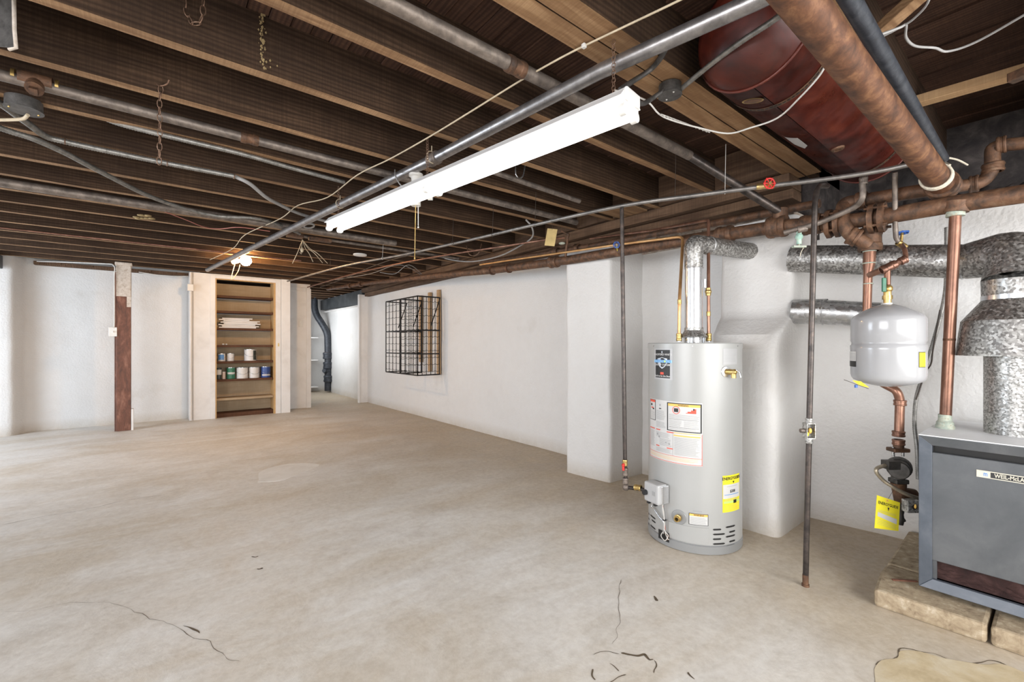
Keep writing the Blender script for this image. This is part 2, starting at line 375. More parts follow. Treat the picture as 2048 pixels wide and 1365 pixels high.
def roundp(pts, rad, n=5):
    pts = [Vector(p) for p in pts]; out = [pts[0]]
    for i in range(1, len(pts) - 1):
        a, b, c = pts[i - 1], pts[i], pts[i + 1]
        r = min(rad, (a - b).length * .45, (c - b).length * .45)
        p, q = b + (a - b).normalized() * r, b + (c - b).normalized() * r
        for k in range(n + 1):
            t = k / n; out.append(p * (1 - t) ** 2 + b * 2 * t * (1 - t) + q * t * t)
    out.append(pts[-1]); return out
def spline(pts, n=6):
    pts = [Vector(p) for p in pts]; P = [pts[0] * 2 - pts[1]] + pts + [pts[-1] * 2 - pts[-2]]; out = []
    for i in range(1, len(P) - 2):
        a, b, c, d = P[i - 1:i + 3]
        for k in range(n):
            t = k / n
            out.append(.5 * ((2 * b) + (c - a) * t + (2 * a - 5 * b + 4 * c - d) * t * t + (3 * b - a - 3 * c + d) * t ** 3))
    out.append(pts[-1]); return out
def resample(pts, step):
    pts = [Vector(p) for p in pts]; out = [pts[0]]; acc = 0
    for a, b in zip(pts, pts[1:]):
        L = (b - a).length; d = step - acc
        while d <= L: out.append(a.lerp(b, d / L)); d += step
        acc = (acc + L) % step
    return out
def corrugated(mb, pts, r, step=.007, seg=8):
    P = resample(pts, step / 2)
    return mb.tube(P, [r * (1.0 if i % 2 else .82) for i in range(len(P))], seg)
def coupling(mb, p, d, r, L=.05, seg=16):
    p = Vector(p); d = Vector(d).normalized()
    mb.lathe(p - d * L / 2, d, [(r * .92, 0), (r * 1.2, 0), (r * 1.2, 0), (r * 1.28, L * .12), (r * 1.28, L * .28), (r * 1.2, L * .34), (r * 1.2, L * .66), (r * 1.28, L * .72), (r * 1.28, L * .88), (r * 1.2, L), (r * 1.2, L), (r * .92, L)], seg)
    return mb
def wheel(parent, name, c, axis, rad, mat, hubm=None):
    mb = MB(mat); n = 6
    mb.torus(c, axis, rad, rad * .17, 24, 8)
    t = Vector(axis).normalized(); a = t.cross(Vector((0, 0, 1)))
    if a.length < .1: a = Vector((1, 0, 0))
    a.normalize(); b = t.cross(a)
    for k in range(n):
        an = 2 * math.pi * k / n; o = a * math.cos(an) + b * math.sin(an)
        mb.cyl(Vector(c) + o * rad * .25, Vector(c) + o * rad, rad * .13, 6)
        mb.ball(Vector(c) + o * rad * 1.08, rad * .2, 8)
    mb.use(hubm or BRASS).cyl(Vector(c) - t * rad * .3, Vector(c) + t * rad * .3, rad * .3, 10)
    return mb.build(name, parent)
_fc = {}
def text_mesh(txt, size, bold=False):
    k = (txt, size)
    if k not in _fc:
        cu = bpy.data.curves.new('t', 'FONT'); cu.body = txt; cu.size = size; cu.align_x = 'CENTER'; cu.align_y = 'CENTER'; cu.resolution_u = 3
        if bold: cu.offset = size * .02
        o = bpy.data.objects.new('t', cu); COL.objects.link(o)
        me = o.to_mesh(); _fc[k] = ([v.co.copy() for v in me.vertices], [tuple(p.vertices) for p in me.polygons])
        o.to_mesh_clear(); bpy.data.objects.remove(o); bpy.data.curves.remove(cu)
    return _fc[k]

# ================================================================ SETTING
X_R, X_L, Y_B, Y_F = 3.64, -4.0, 9.33, -2.5
ZJ = 2.45; ZP = 2.70
def plaster_mesh(name, quads, amp=.006, res=.07, parent=None, mat=PLASTER, seed=0):
    """quads: corner lists (4 points each); each becomes a gently uneven grid"""
    mb = MB(mat)
    for q in quads:
        a, b, c, d = (Vector(p) for p in q)
        nu = max(1, int(max((b - a).length, (c - d).length) / res)); nv = max(1, int(max((d - a).length, (c - b).length) / res))
        nu = min(nu, 90); nv = min(nv, 90)
        vs = []
        for j in range(nv + 1):
            for i in range(nu + 1):
                p = a.lerp(b, i / nu).lerp(d.lerp(c, i / nu), j / nv)
                o = Vector((noise.noise(p * 2.1 + Vector((seed, 0, 0))), noise.noise(p * 2.1 + Vector((9, seed, 4))), 0)) * amp * 2 \
                    + Vector((noise.noise(p * 7 + Vector((3, 1, seed))), noise.noise(p * 7 + Vector((5, 7, 2))), 0)) * amp
                vs.append(p + o)
        mb.add(vs, [(j * (nu + 1) + i, j * (nu + 1) + i + 1, (j + 1) * (nu + 1) + i + 1, (j + 1) * (nu + 1) + i) for j in range(nv) for i in range(nu)], True)
    o = mb.build(name, parent)
    bm = bmesh.new(); bm.from_mesh(o.data); bmesh.ops.remove_doubles(bm, verts=bm.verts, dist=.0006)
    bmesh.ops.recalc_face_normals(bm, faces=bm.faces); bm.to_mesh(o.data); bm.free()
    return o
def strip(pts, z0, z1):
    return [((a[0], a[1], z0), (b[0], b[1], z0), (b[0], b[1], z1), (a[0], a[1], z1)) for a, b in zip(pts, pts[1:])]
def rounded(pts, r, n=3): return [(p.x, p.y) for p in roundp([(x, y, 0) for x, y in pts], r, n)]

# floor: one slab, very slightly uneven
fl = MB(FLOOR); nx, ny = 60, 110
vs = [(X_L + (4.5 - X_L) * i / nx, Y_F + (12.8 - Y_F) * j / ny, 0) for j in range(ny + 1) for i in range(nx + 1)]
fl.add(vs, [(j * (nx + 1) + i, j * (nx + 1) + i + 1, (j + 1) * (nx + 1) + i + 1, (j + 1) * (nx + 1) + i) for j in range(ny) for i in range(nx)], True)
fl.box((X_L, Y_F, -.12), (4.5, 12.8, -.004))
floor = struct(fl.build('floor'), 'worn grey and tan concrete basement floor')
FO = floor.location.copy()
def ribbon(mb, pts, w, z=.0012):
    P = spline(pts, 5); L = []; Rr = []
    for i, p in enumerate(P):
        t = (P[min(i + 1, len(P) - 1)] - P[max(i - 1, 0)]).normalized(); s_ = Vector((-t.y, t.x, 0))
        j = w * (.35 + .9 * abs(noise.noise(p * 9)) * 2) * (.3 if i in (0, len(P) - 1) else 1)
        q = p + s_ * noise.noise(p * 14 + Vector((7, 0, 0))) * .02; q.z = z
        L.append(q + s_ * j / 2); Rr.append(q - s_ * j / 2)
    n = len(P); mb.add(L + Rr, [(i, i + 1, n + i + 1, n + i) for i in range(n - 1)])
def crack(px, w=.006):
    mb = MB(CRACKM); ribbon(mb, [az(x, y, 0) for x, y in px], w); mb.build('crack', floor)
crack([(0, 1226), (60, 1222), (110, 1212), (180, 1205), (240, 1212), (290, 1235), (345, 1250), (385, 1272), (425, 1290), (455, 1318), (480, 1325)], .0018)
crack([(368, 1252), (385, 1256), (400, 1268)], .008)
crack([(1240, 1160), (1236, 1190), (1234, 1220), (1238, 1245), (1230, 1265), (1228, 1290)], .0028)
crack([(1244, 1305), (1258, 1311), (1275, 1313), (1290, 1309), (1298, 1322), (1308, 1322)], .010)
crack([(1188, 1312), (1205, 1305), (1222, 1301), (1240, 1306)], .003)
crack([(1216, 1332), (1228, 1338), (1238, 1344)], .004)
crack([(1215, 1365), (1234, 1354), (1250, 1348)], .005)
crack([(1188, 1340), (1184, 1352), (1190, 1362)], .009)
crack([(1306, 1322), (1312, 1335), (1308, 1348)], .008)
crack([(0, 1052), (80, 1035), (160, 1022), (250, 1002), (330, 990)], .004)
crack([(780, 600 + 310), (830, 903), (905, 893), (960, 905)], .003)
crack([(1752, 1332), (1764, 1318), (1780, 1320), (1795, 1316), (1800, 1304), (1822, 1299), (1846, 1305), (1880, 1315), (1905, 1322), (1935, 1325), (1955, 1325), (1975, 1320), (2000, 1326), (2030, 1345)], .006)
crack([(506, 1113), (511, 1115), (515, 1113)], .02)
crack([(514, 1139), (520, 1139), (526, 1137)], .022)
crack([(1308, 1193), (1314, 1198), (1318, 1203)], .018)
crack([(1380, 1345), (1386, 1352), (1391, 1360)], .008)
def patch(px, mat, name='concrete_patch', h=.0025):
    P = [az(x, y, 0) for x, y in px]; P = spline(P + [P[0]], 4)[:-1]
    for p in P: p.z = -.001; p += Vector((noise.noise(p * 8), noise.noise(p * 8 + Vector((4, 4, 4))), 0)) * .012
    MB(mat).prism(P, (0, 0, h)).build(name, floor, bevel=.0008)
patch([(1752, 1340), (1765, 1322), (1795, 1318), (1805, 1305), (1840, 1304), (1900, 1322), (1960, 1328), (2020, 1335), (2120, 1400), (1980, 1460), (1760, 1440)], PATCHM)
patch([(515, 965), (525, 942), (580, 928), (640, 930), (600, 948), (560, 962)], PATCHG)
patch([(1600 - 78, 1303 + 200), (1600, 1480), (1620, 1520)], PATCHG)

# ceiling: boarding above, joists below it
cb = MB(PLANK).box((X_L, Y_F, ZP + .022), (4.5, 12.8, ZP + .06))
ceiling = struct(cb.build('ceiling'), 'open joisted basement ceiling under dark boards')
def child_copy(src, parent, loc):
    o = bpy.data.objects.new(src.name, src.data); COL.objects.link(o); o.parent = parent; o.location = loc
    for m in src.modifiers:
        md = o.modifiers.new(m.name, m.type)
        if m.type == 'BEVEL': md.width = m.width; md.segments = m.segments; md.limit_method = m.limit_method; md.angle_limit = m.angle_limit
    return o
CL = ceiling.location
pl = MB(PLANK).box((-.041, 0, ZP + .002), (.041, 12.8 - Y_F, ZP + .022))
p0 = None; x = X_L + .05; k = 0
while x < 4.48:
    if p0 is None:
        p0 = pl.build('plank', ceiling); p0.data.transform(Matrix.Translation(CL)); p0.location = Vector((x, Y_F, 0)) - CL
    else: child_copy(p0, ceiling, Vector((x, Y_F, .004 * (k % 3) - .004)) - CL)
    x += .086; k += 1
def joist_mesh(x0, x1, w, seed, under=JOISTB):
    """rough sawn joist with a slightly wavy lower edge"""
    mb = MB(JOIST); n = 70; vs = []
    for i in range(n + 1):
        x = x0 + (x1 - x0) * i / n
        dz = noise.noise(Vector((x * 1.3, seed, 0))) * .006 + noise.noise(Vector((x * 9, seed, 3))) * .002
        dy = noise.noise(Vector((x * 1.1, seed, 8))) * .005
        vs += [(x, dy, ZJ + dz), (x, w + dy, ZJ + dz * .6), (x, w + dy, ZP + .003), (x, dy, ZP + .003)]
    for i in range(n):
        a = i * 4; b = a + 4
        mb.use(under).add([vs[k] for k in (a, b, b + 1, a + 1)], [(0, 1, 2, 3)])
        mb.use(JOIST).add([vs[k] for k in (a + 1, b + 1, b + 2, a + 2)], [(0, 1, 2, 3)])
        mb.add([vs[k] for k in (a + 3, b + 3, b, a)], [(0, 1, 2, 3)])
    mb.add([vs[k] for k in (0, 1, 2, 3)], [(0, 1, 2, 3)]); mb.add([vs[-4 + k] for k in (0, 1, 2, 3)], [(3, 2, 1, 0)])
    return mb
JY = [-1.93, -1.45, -.96, -.47, .0, .50, 1.715, 2.21, 2.705, 3.165, 3.645, 4.18, 4.652, 5.09, 5.522, 5.962, 6.45, 6.93, 7.41, 7.89, 8.37, 8.85]
variants = []
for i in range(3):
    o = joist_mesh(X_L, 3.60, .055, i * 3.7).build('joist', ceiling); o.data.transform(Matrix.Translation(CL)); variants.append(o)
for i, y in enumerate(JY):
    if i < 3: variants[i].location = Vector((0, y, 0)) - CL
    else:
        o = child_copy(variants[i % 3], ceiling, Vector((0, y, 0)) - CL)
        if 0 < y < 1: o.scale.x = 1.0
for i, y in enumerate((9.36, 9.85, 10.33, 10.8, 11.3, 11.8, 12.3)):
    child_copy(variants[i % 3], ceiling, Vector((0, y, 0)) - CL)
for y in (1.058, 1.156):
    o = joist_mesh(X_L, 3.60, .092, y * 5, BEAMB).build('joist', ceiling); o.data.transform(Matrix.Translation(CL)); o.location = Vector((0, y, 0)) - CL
    o['label'] = 'one of the two wide planks of the doubled joist'
# the near bays run on over the thick wall
for y in (.0, .50, 1.1): MB(JOIST).box((3.6, y, ZJ), (4.4, y + .055, ZP)).build('joist_end', ceiling)
# headers between joists by the right wall and the sill under them
ys = [1.25] + JY[6:]
for a, b in zip(ys, JY[6:]):
    s_ = (a + .058) if a != 1.25 else 1.252
    MB(SILLW).box((3.40, s_, ZJ + .004), (3.445, b - .003, ZP)).build('header_block', ceiling, bevel=.003)
MB(SILLW).box((3.43, 1.2, 2.36), (3.66, 9.4, ZJ - .002)).build('sill_plate', ceiling, bevel=.006)
MB(SILLW).box((3.50, 1.2, 2.285), (3.66, 9.4, 2.355)).build('sill_plate', ceiling, bevel=.006)['label'] = 'lower sill timber'
MB(JOISTB).box((3.10, 2.32, 2.435), (3.40, 2.62, 2.449)).build('scrap_board', ceiling)
# cross bridging near the camera, right
MB(PALEW).bar((3.20, .50, 2.56), (3.17, .055, 2.53), .07, .045).build('bridging', ceiling, bevel=.003)['label'] = 'pale timber block between two joists'
MB(JOISTB).bar((2.28, .50, 2.50), (2.14, .06, 2.66), .055, .04).build('bridging', ceiling, bevel=.003)
MB(RUST).bar((3.06, .16, 2.47), (3.02, .055, 2.47), .05, .04).build('joist_hanger', ceiling, bevel=.003)
# yellowish foam streak on the second joist
mb = MB(FOAM)
for k in range(90):
    t_ = random.random(); p = ay(524 + random.gauss(0, 3 + 6 * (t_ > .85)) + (14 * (t_ - .85) / .15 if t_ > .85 else 0), 12 + t_ * 128, 2.209); mb.ball(p, random.uniform(.002, .0065), 5, (1, .15, 1.3))
mb.build('foam_streak', ceiling)['kind'] = 'stuff'

# right wall in plaster: far run, pier, bay behind the heater, chimney breast, near run
wp = [(3.60, 12.7), (3.60, 9.52), (3.60, 3.075)]
main_r = plaster_mesh('wall_right', strip([(3.62, 12.7), (3.60, 9.6), (3.62, 7), (3.63, 5), (3.63, 3.05)], 0, 2.33) +
                      strip([(3.68, 2.60), (3.69, 1.6)], 0, 2.15) +
                      strip([(3.69, 1.20), (3.74, .7), (3.78, -.6), (3.8, Y_F)], 0, 2.12) +
                      [((3.74, .7, 2.12), (4.4, .7, 2.12), (4.4, -2.5, 2.12), (3.8, -2.5, 2.12))], seed=1)
struct(main_r, 'white painted rough plaster wall on the right')
plaster_mesh('pier', strip(rounded([(3.68, 3.10), (3.15, 3.08), (3.20, 2.57), (3.72, 2.565)], .035), 0, 2.15) +
             [((3.15, 3.08, 2.15), (3.70, 3.1, 2.15), (3.70, 2.565, 2.15), (3.20, 2.57, 2.15))], amp=.006, res=.045, parent=main_r, seed=3)
def chim():
    q = []
    lv = [(0, 3.12, 1.60, 1.16), (1.22, 3.12, 1.60, 1.16), (1.32, 3.15, 1.61, 1.155), (1.40, 3.25, 1.63, 1.15), (1.46, 3.33, 1.64, 1.145), (2.13, 3.35, 1.64, 1.14)]
    for (z0, f0, l0, r0), (z1, f1, l1, r1) in zip(lv, lv[1:]):
        A = rounded([(3.72, l0), (f0, l0), (f0, r0), (3.72, r0)], .06 if z0 < 1.3 else .04); B = rounded([(3.72, l1), (f1, l1), (f1, r1), (3.72, r1)], .06 if z1 < 1.3 else .04)
        for i in range(len(A) - 1): q.append(((*A[i], z0), (*A[i + 1], z0), (*B[i + 1], z1), (*B[i], z1)))
    return q
plaster_mesh('chimney_breast', chim(), amp=.006, res=.05, parent=main_r, seed=5)
MB(BRICKM).box((3.66, 1.64, 2.12), (3.9, 9.3, 2.33)).build('bare_masonry', main_r)
MB(STONE).box((4.15, -2.4, 2.12), (4.5, 1.15, ZP)).build('bare_masonry', main_r)
MB(STONE).box((3.70, 1.10, 2.0), (4.5, 1.75, ZP)).build('bare_masonry', main_r)
MB(BRICKM).box((3.37, 1.15, 2.128), (3.72, 1.63, 2.16)).build('chimney_ledge', main_r)
mb = MB(STONE)
for k in range(34):
    y = -.5 + k * .05; h = random.uniform(.06, .14)
    mb.ball((3.98 + random.uniform(-.05, .1), y, 2.13), .07, 8, (1.3, .8, random.uniform(.7, 1.7)))
mb.build('rubble', main_r)['kind'] = 'stuff'
for a in range(30):   # visible bricks under the sill
    y0 = 1.72 + (a % 15) * .225; z0 = 2.165 + (a // 15) * .08
    MB(BRICKM).box((3.638 + random.uniform(0, .008), y0, z0), (3.70, y0 + .205, z0 + .065)).build('brick', main_r, bevel=.004)

# back wall with left buttress
bw = plaster_mesh('wall_back', strip(rounded([(X_L, 9.02), (-1.52, 9.04), (-1.44, 9.28), (-1.30, 9.32), (.6, 9.33)], .06), 0, 2.50), seed=8)
struct(bw, 'white plastered back wall')
MB(SILLW).box((-1.35, 9.20, 2.40), (2.0, 9.31, 2.449)).build('ledger_board', bw, bevel=.004)
for k in range(9):
    MB(SILLW).box((-1.1 + k * .34, 9.19, 2.42), (-1.07 + k * .34, 9.199, 2.449)).build('strap', bw)
wl = MB(PLASTER).box((X_L - .1, Y_F, 0), (X_L, 9.4, 2.5)).build('wall_left'); struct(wl, 'left plaster wall with daylit windows')
wf = MB(PLASTER).box((X_L, Y_F - .1, 0), (4.5, Y_F, 2.5)).build('wall_front'); struct(wf, 'plaster wall behind the viewer')
for i, (lo, hi, fr) in enumerate([((-3.98, 5.3, .4), (-3.96, 7.9, 2.3), 'x'), ((-3.98, -.9, .75), (-3.96, 2.1, 2.25), 'x'), ((-.8, -2.48, .4), (3.4, -2.46, 2.4), 'y'), ]):  # first stands for daylight from the left, the other two are added fill
    w = MB(PANE).box(lo, hi).build('window_%d' % (i + 1)); struct(w, 'daylit window'); f = MB(WHITEP)
    if fr == 'x':
        for y in (lo[1], (lo[1] + hi[1]) / 2, hi[1]): f.box((-3.99, y - .03, lo[2]), (-3.95, y + .03, hi[2]))
        for z in (lo[2], hi[2]): f.box((-3.99, lo[1], z - .03), (-3.95, hi[1], z + .03))
    else:
        for x in (lo[0], (lo[0] + hi[0]) / 2, hi[0]): f.box((x - .03, -2.49, lo[2]), (x + .03, -2.45, hi[2]))
        for z in (lo[2], hi[2]): f.box((lo[0], -2.49, z - .03), (hi[0], -2.45, z + .03))
    f.build('window_frame', w)
w = MB(PANE).box((2.405, 10.4, .9), (2.415, 12.0, 2.2)).build('window_4'); struct(w, 'small daylit alcove window')  # unseen pane added to go with the alcove fill light
f = MB(WHITEP)
for z in (.9, 2.2): f.box((2.402, 10.4, z - .02), (2.42, 12.0, z + .02))
f.build('window_frame', w)
# alcove beyond the closet
al = plaster_mesh('wall_alcove', [((2.42, 12.7, 0), (3.66, 12.7, 0), (3.66, 12.7, 2.5), (2.42, 12.7, 2.5)), ((2.40, 9.5, 0), (2.40, 12.7, 0), (2.40, 12.7, 2.5), (2.40, 9.5, 2.5))], amp=.004, seed=4)
struct(al, 'white alcove wall')
MB(WHITEP).box((3.42, 9.49, 0), (3.63, 9.53, 2.33)).build('trim_1')
o = bpy.data.objects['trim_1']; struct(o, 'white boarded edge at the mouth of the alcove')
MB(WHITEP).box((3.405, 9.47, 0), (3.43, 9.55, 2.33)).build('edge_board', o, bevel=.003)
lb = MB(SLATE).prism([(3.50, 9.56, 2.13), (3.50, 12.65, 2.19), (3.50, 12.65, 2.449), (3.50, 9.56, 2.449)], (.09, 0, 0)).build('lintel_beam', bevel=.004)
tag(lb, 'dark slate-coloured beam above the bright alcove wall', 'beam')
MB(WHITEP).box((3.50, 9.56, 2.115), (3.60, 12.6, 2.13)).build('white_edge', lb)
# narrow partition right of the closet
pt = MB(WHITEP).box((1.96, 9.42, 0), (2.41, 9.50, 2.449)).build('wall_partition', bevel=.003); struct(pt, 'narrow white partition between closet and alcove')
for x in (2.335,): MB(WHITEP).box((x, 9.395, 0), (x + .085, 9.419, 2.36)).build('casing', pt, bevel=.003)
MB(WHITEP).box((2.03, 9.405, 2.30), (2.33, 9.419, 2.38)).build('casing', pt, bevel=.003)

# girder end, upper left
g = MB(SLATE).box((-3.99, 8.72, 2.275), (-1.60, 8.98, 2.449)).build('girder', bevel=.008)
tag(g, 'dark girder under the joists at the far left edge', 'beam')

# ================================================================ THINGS
# ---- closet with shelves
YC = 9.0
cl = thing('closet', 'built-in white framed closet with open brown shelves against back wall', 'closet', (1.22, YC, 0))
MB(WHITEP).box((.49, YC, 0), (.775, YC + .03, 2.449)).build('face_board', cl, bevel=.003)
MB(WHITEP).box((.44, YC + .005, 0), (.485, YC + .3, 2.449)).build('side_board', cl, bevel=.003)
MB(WHITEP).box((.72, YC - .018, 0), (.795, YC - .001, 2.43)).build('casing', cl, bevel=.003)
MB(WHITEP).box((1.71, YC - .018, 0), (1.795, YC - .001, 2.43)).build('casing', cl, bevel=.003)
MB(WHITEP).box((.795, YC - .018, 2.375), (1.71, YC - .001, 2.43)).build('casing', cl, bevel=.003)
MB(WHITEP).box((1.80, YC - .03, 0), (1.95, YC + .45, 2.449)).build('face_board', cl, bevel=.003)
MB(WHITEP).box((.775, YC + .002, 2.40), (1.80, YC + .03, 2.449)).build('face_board', cl)
MB(JAMBW).box((.796, YC - .015, 0), (.812, YC + .04, 2.374)).build('jamb', cl)['label'] = 'bare yellow wood jamb'
MB(JAMBW).box((1.680, YC - .015, 0), (1.709, YC + .04, 2.374)).build('jamb', cl)
MB(JAMBW).box((.812, YC - .015, 2.358), (1.680, YC + .04, 2.374)).build('jamb', cl)
MB(PLYW).box((.775, YC + .041, 0), (.80, 9.36, 2.40)).build('inner_side', cl)
MB(JAMBW).box((1.69, YC + .041, 0), (1.71, 9.36, 2.40)).build('inner_side', cl)
SH = [2.10, 1.835, 1.54, 1.245, .965, .655, .33]
for k, z in enumerate(SH):
    MB(SHELFW if k < 6 else PLYW).box((.812, YC + .05, z - .038), (1.68, YC + .32, z)).build('shelf', cl, bevel=.002)
for k, z in enumerate([2.37] + SH):
    zb = (SH + [0.05])[k]
    MB(PLYW).box((.80, 9.345, zb + .001), (1.69, 9.355, z - .04)).build('back_panel', cl)
MB(SHELFW).box((.80, YC + .06, 0), (1.69, YC + .34, .07)).build('floor_board', cl, bevel=.003)
MB(BRASS).box((1.745, YC - .022, 1.22), (1.765, YC - .018, 1.28)).build('latch', cl)
# stack of white slats
for k in range(8):
    z = SH[2] + .001 + k * .0225; dx = random.uniform(-.02, .02); L = .56 - (k > 5) * .1
    p = Vector((.86 + dx + (.05 if k % 2 else 0), 9.12 + k * .004, z + .010)); q = p + Vector((L, .02 * (k % 3), -.0))
    o = MB(WHITEP).bar(p, q, .10, .0195).build('slat_board', bevel=.002)
    tag(o, 'white painted slat in the stack on the third closet shelf, ' + ['lowest of the stack', 'second from the bottom', 'third from the bottom', 'fourth from the bottom', 'fourth from the top', 'third from the top', 'second from the top', 'topmost'][k], 'board', 'white slats stacked on the closet shelf')
def can(name, x0, x1, shelf, h, mat, label, cat='paint can', lid=GALVP, band=None, y=9.14, group='cans on the closet shelves'):
    r = (x1 - x0) / 2; c = Vector(((x0 + x1) / 2, y, SH[shelf]))
    t = thing(name, label, cat, c, group)
    MB(mat).lathe(c, (0, 0, 1), [(0, .001), (r * .97, .001), (r * .97, .001), (r, .006), (r, .006), (r * .985, .01), (r * .985, h - .01), (r, h - .008), (r, h - .002)], 24).build('body', t)
    MB(lid).lathe(c, (0, 0, 1), [(r * 1.01, h - .008), (r * 1.01, h), (r * 1.01, h), (r * .9, h), (r * .88, h - .005), (r * .88, h - .005), (0, h - .005)], 24).build('lid', t)
    hp = [c + Vector((math.cos(a) * r * 1.03, -abs(math.sin(a)) * r * 1.06, h * .72 - math.sin(a) * h * .35)) for a in [math.pi * i / 12 for i in range(13)]]
    if r > .05: MB(GALVP).tube(hp, .0022, 6).build('handle', t)
    if band:
        seg = 14; vs = []; bz0, bz1, a0, a1, bm_ = band
        for j, z in enumerate((bz0, bz1)):
            for i in range(seg + 1):
                a = R(a0) + (R(a1) - R(a0)) * i / seg; vs.append(c + Vector((math.cos(a) * (r + .001), math.sin(a) * (r + .001), h * z)))
        MB(bm_).add(vs, [(i, i + 1, seg + 2 + i, seg + 1 + i) for i in range(seg)], True).build('label_band', t)
    return t
can('paint_can', .845, .955, 4, .135, WHITEC, 'small paint can with blue and yellow label on the fifth shelf, left end', band=(.2, .85, 200, 300, BLUI))
can('paint_can', .975, 1.085, 4, .135, WHITEC, 'small plain white can beside the blue and yellow labelled one')
can('paint_can', 1.235, 1.425, 4, .205, WHITEC, 'large white paint can standing alone on the fifth closet shelf', band=(.08, .9, 290, 330, DARKC))
can('paint_can', .815, .90, 5, .195, DARKC, 'dark can with pale label at the left end of the sixth shelf', band=(.4, .85, 210, 330, PAPER), lid=BLKPLAS)
can('bottle', .908, .958, 5, .125, PINKC, 'small pinkish bottle between the dark can and the green can', 'bottle', lid=WHITEPL, group=None)
can('paint_can', .97, 1.10, 5, .20, GREENC, 'dark green paint can on the sixth closet shelf', band=(.42, .58, 215, 325, PAPER))
can('paint_can', 1.115, 1.295, 5, .195, WHITEC, 'white paint can right beside the green can')
can('paint_can', 1.305, 1.475, 5, .195, WHITEC, 'white paint can right beside the blue can')
can('paint_can', 1.495, 1.655, 5, .20, BLUEC, 'dark blue paint can at the right end of the sixth shelf', band=(.18, .3, 215, 325, PAPER))
for dx, w in ((.92, .03), (.965, .022)):
    o = MB(WHITEPL).ball((dx, 9.10, SH[3] + .014), .014, 10, (w / .02, 1, 1)).build('cap'); tag(o, 'tiny white cap at the left of the fourth closet shelf, ' + ('left one of the pair' if dx < .94 else 'right one of the pair'), 'cap', 'tiny caps on the fourth shelf')

# ---- post
po = thing('post', 'brown painted support post with flaking white top before back wall', 'post', (-.355, 8.62, 0))
px0, px1, py0, py1 = -.435, -.275, 8.55, 8.70
MB(POSTP).box((px0, py0, 0), (px1, py1, 1.95)).build('shaft', po, bevel=.006)
MB(POSTW).box((px0 - .002, py0 - .002, 1.95), (px1 + .002, py1 + .002, 2.40)).build('painted_top', po, bevel=.006)
MB(POSTW).box((px1 - .045, py0 - .003, 1.80), (px1 + .002, py0, 1.95)).build('paint_run', po)
MB(POSTW).box((px0 - .015, py0 - .015, 2.40), (px1 + .015, py1 + .015, 2.445)).build('capital', po, bevel=.01)
MB(POSTP).box((px0 - .02, py0 + .03, .0), (px0, py1, 2.3)).build('side_strip', po)
o = MB(WHITEP).box((px1 + .004, py0 - .01, 0), (px1 + .03, py0 + .09, .31)).build('offcut', bevel=.003); tag(o, 'short white painted offcut standing at the foot of brown post', 'board')
sw = thing('light_switch', 'white light switch plate on the left edge of the brown post', 'switch', (-.47, 8.545, 1.42))
MB(WHITEPL).box((-.515, 8.535, 1.37), (-.425, 8.548, 1.50)).build('plate', sw, bevel=.004); MB(WHITEPL).box((-.476, 8.522, 1.425), (-.464, 8.536, 1.45)).build('toggle', sw)
o = MB(WIREW).tube(spline([(-.47, 8.54, 1.50), (-.455, 8.54, 1.55), (-.455, 8.54, 2.2), (-.46, 8.54, 2.38), (-.6, 8.7, 2.42), (-1.3, 9.1, 2.43)]), .007, 8).build('cable'); tag(o, 'white cable climbing the post from the light switch', 'cable')
o = MB(WIREW).tube(spline([(.42, 8.9, 2.36), (.1, 9.15, 2.37), (-.2, 9.17, 2.40)]), .007, 8).build('cable'); tag(o, 'white cable looping from the post toward the closet top', 'cable')
s2 = thing('light_switch', 'pale light switch on the partition right of the closet', 'switch', (2.235, 9.415, 1.65))
MB(WHITEPL).box((2.20, 9.40, 1.60), (2.27, 9.418, 1.72)).build('plate', s2, bevel=.003); MB(WHITEPL).box((2.23, 9.39, 1.65), (2.24, 9.40, 1.67)).build('toggle', s2)
o = thing('outlet_box', 'small white surface box on conduit left of the closet', 'outlet', (.455, 8.99, 2.1))
MB(WHITEP).cyl((.455, 8.985, 0.02), (.455, 8.985, 2.44), .02, 12).build('conduit', o); MB(WHITEPL).box((.41, 8.93, 2.13), (.49, 8.965, 2.24)).build('box', o, bevel=.004)

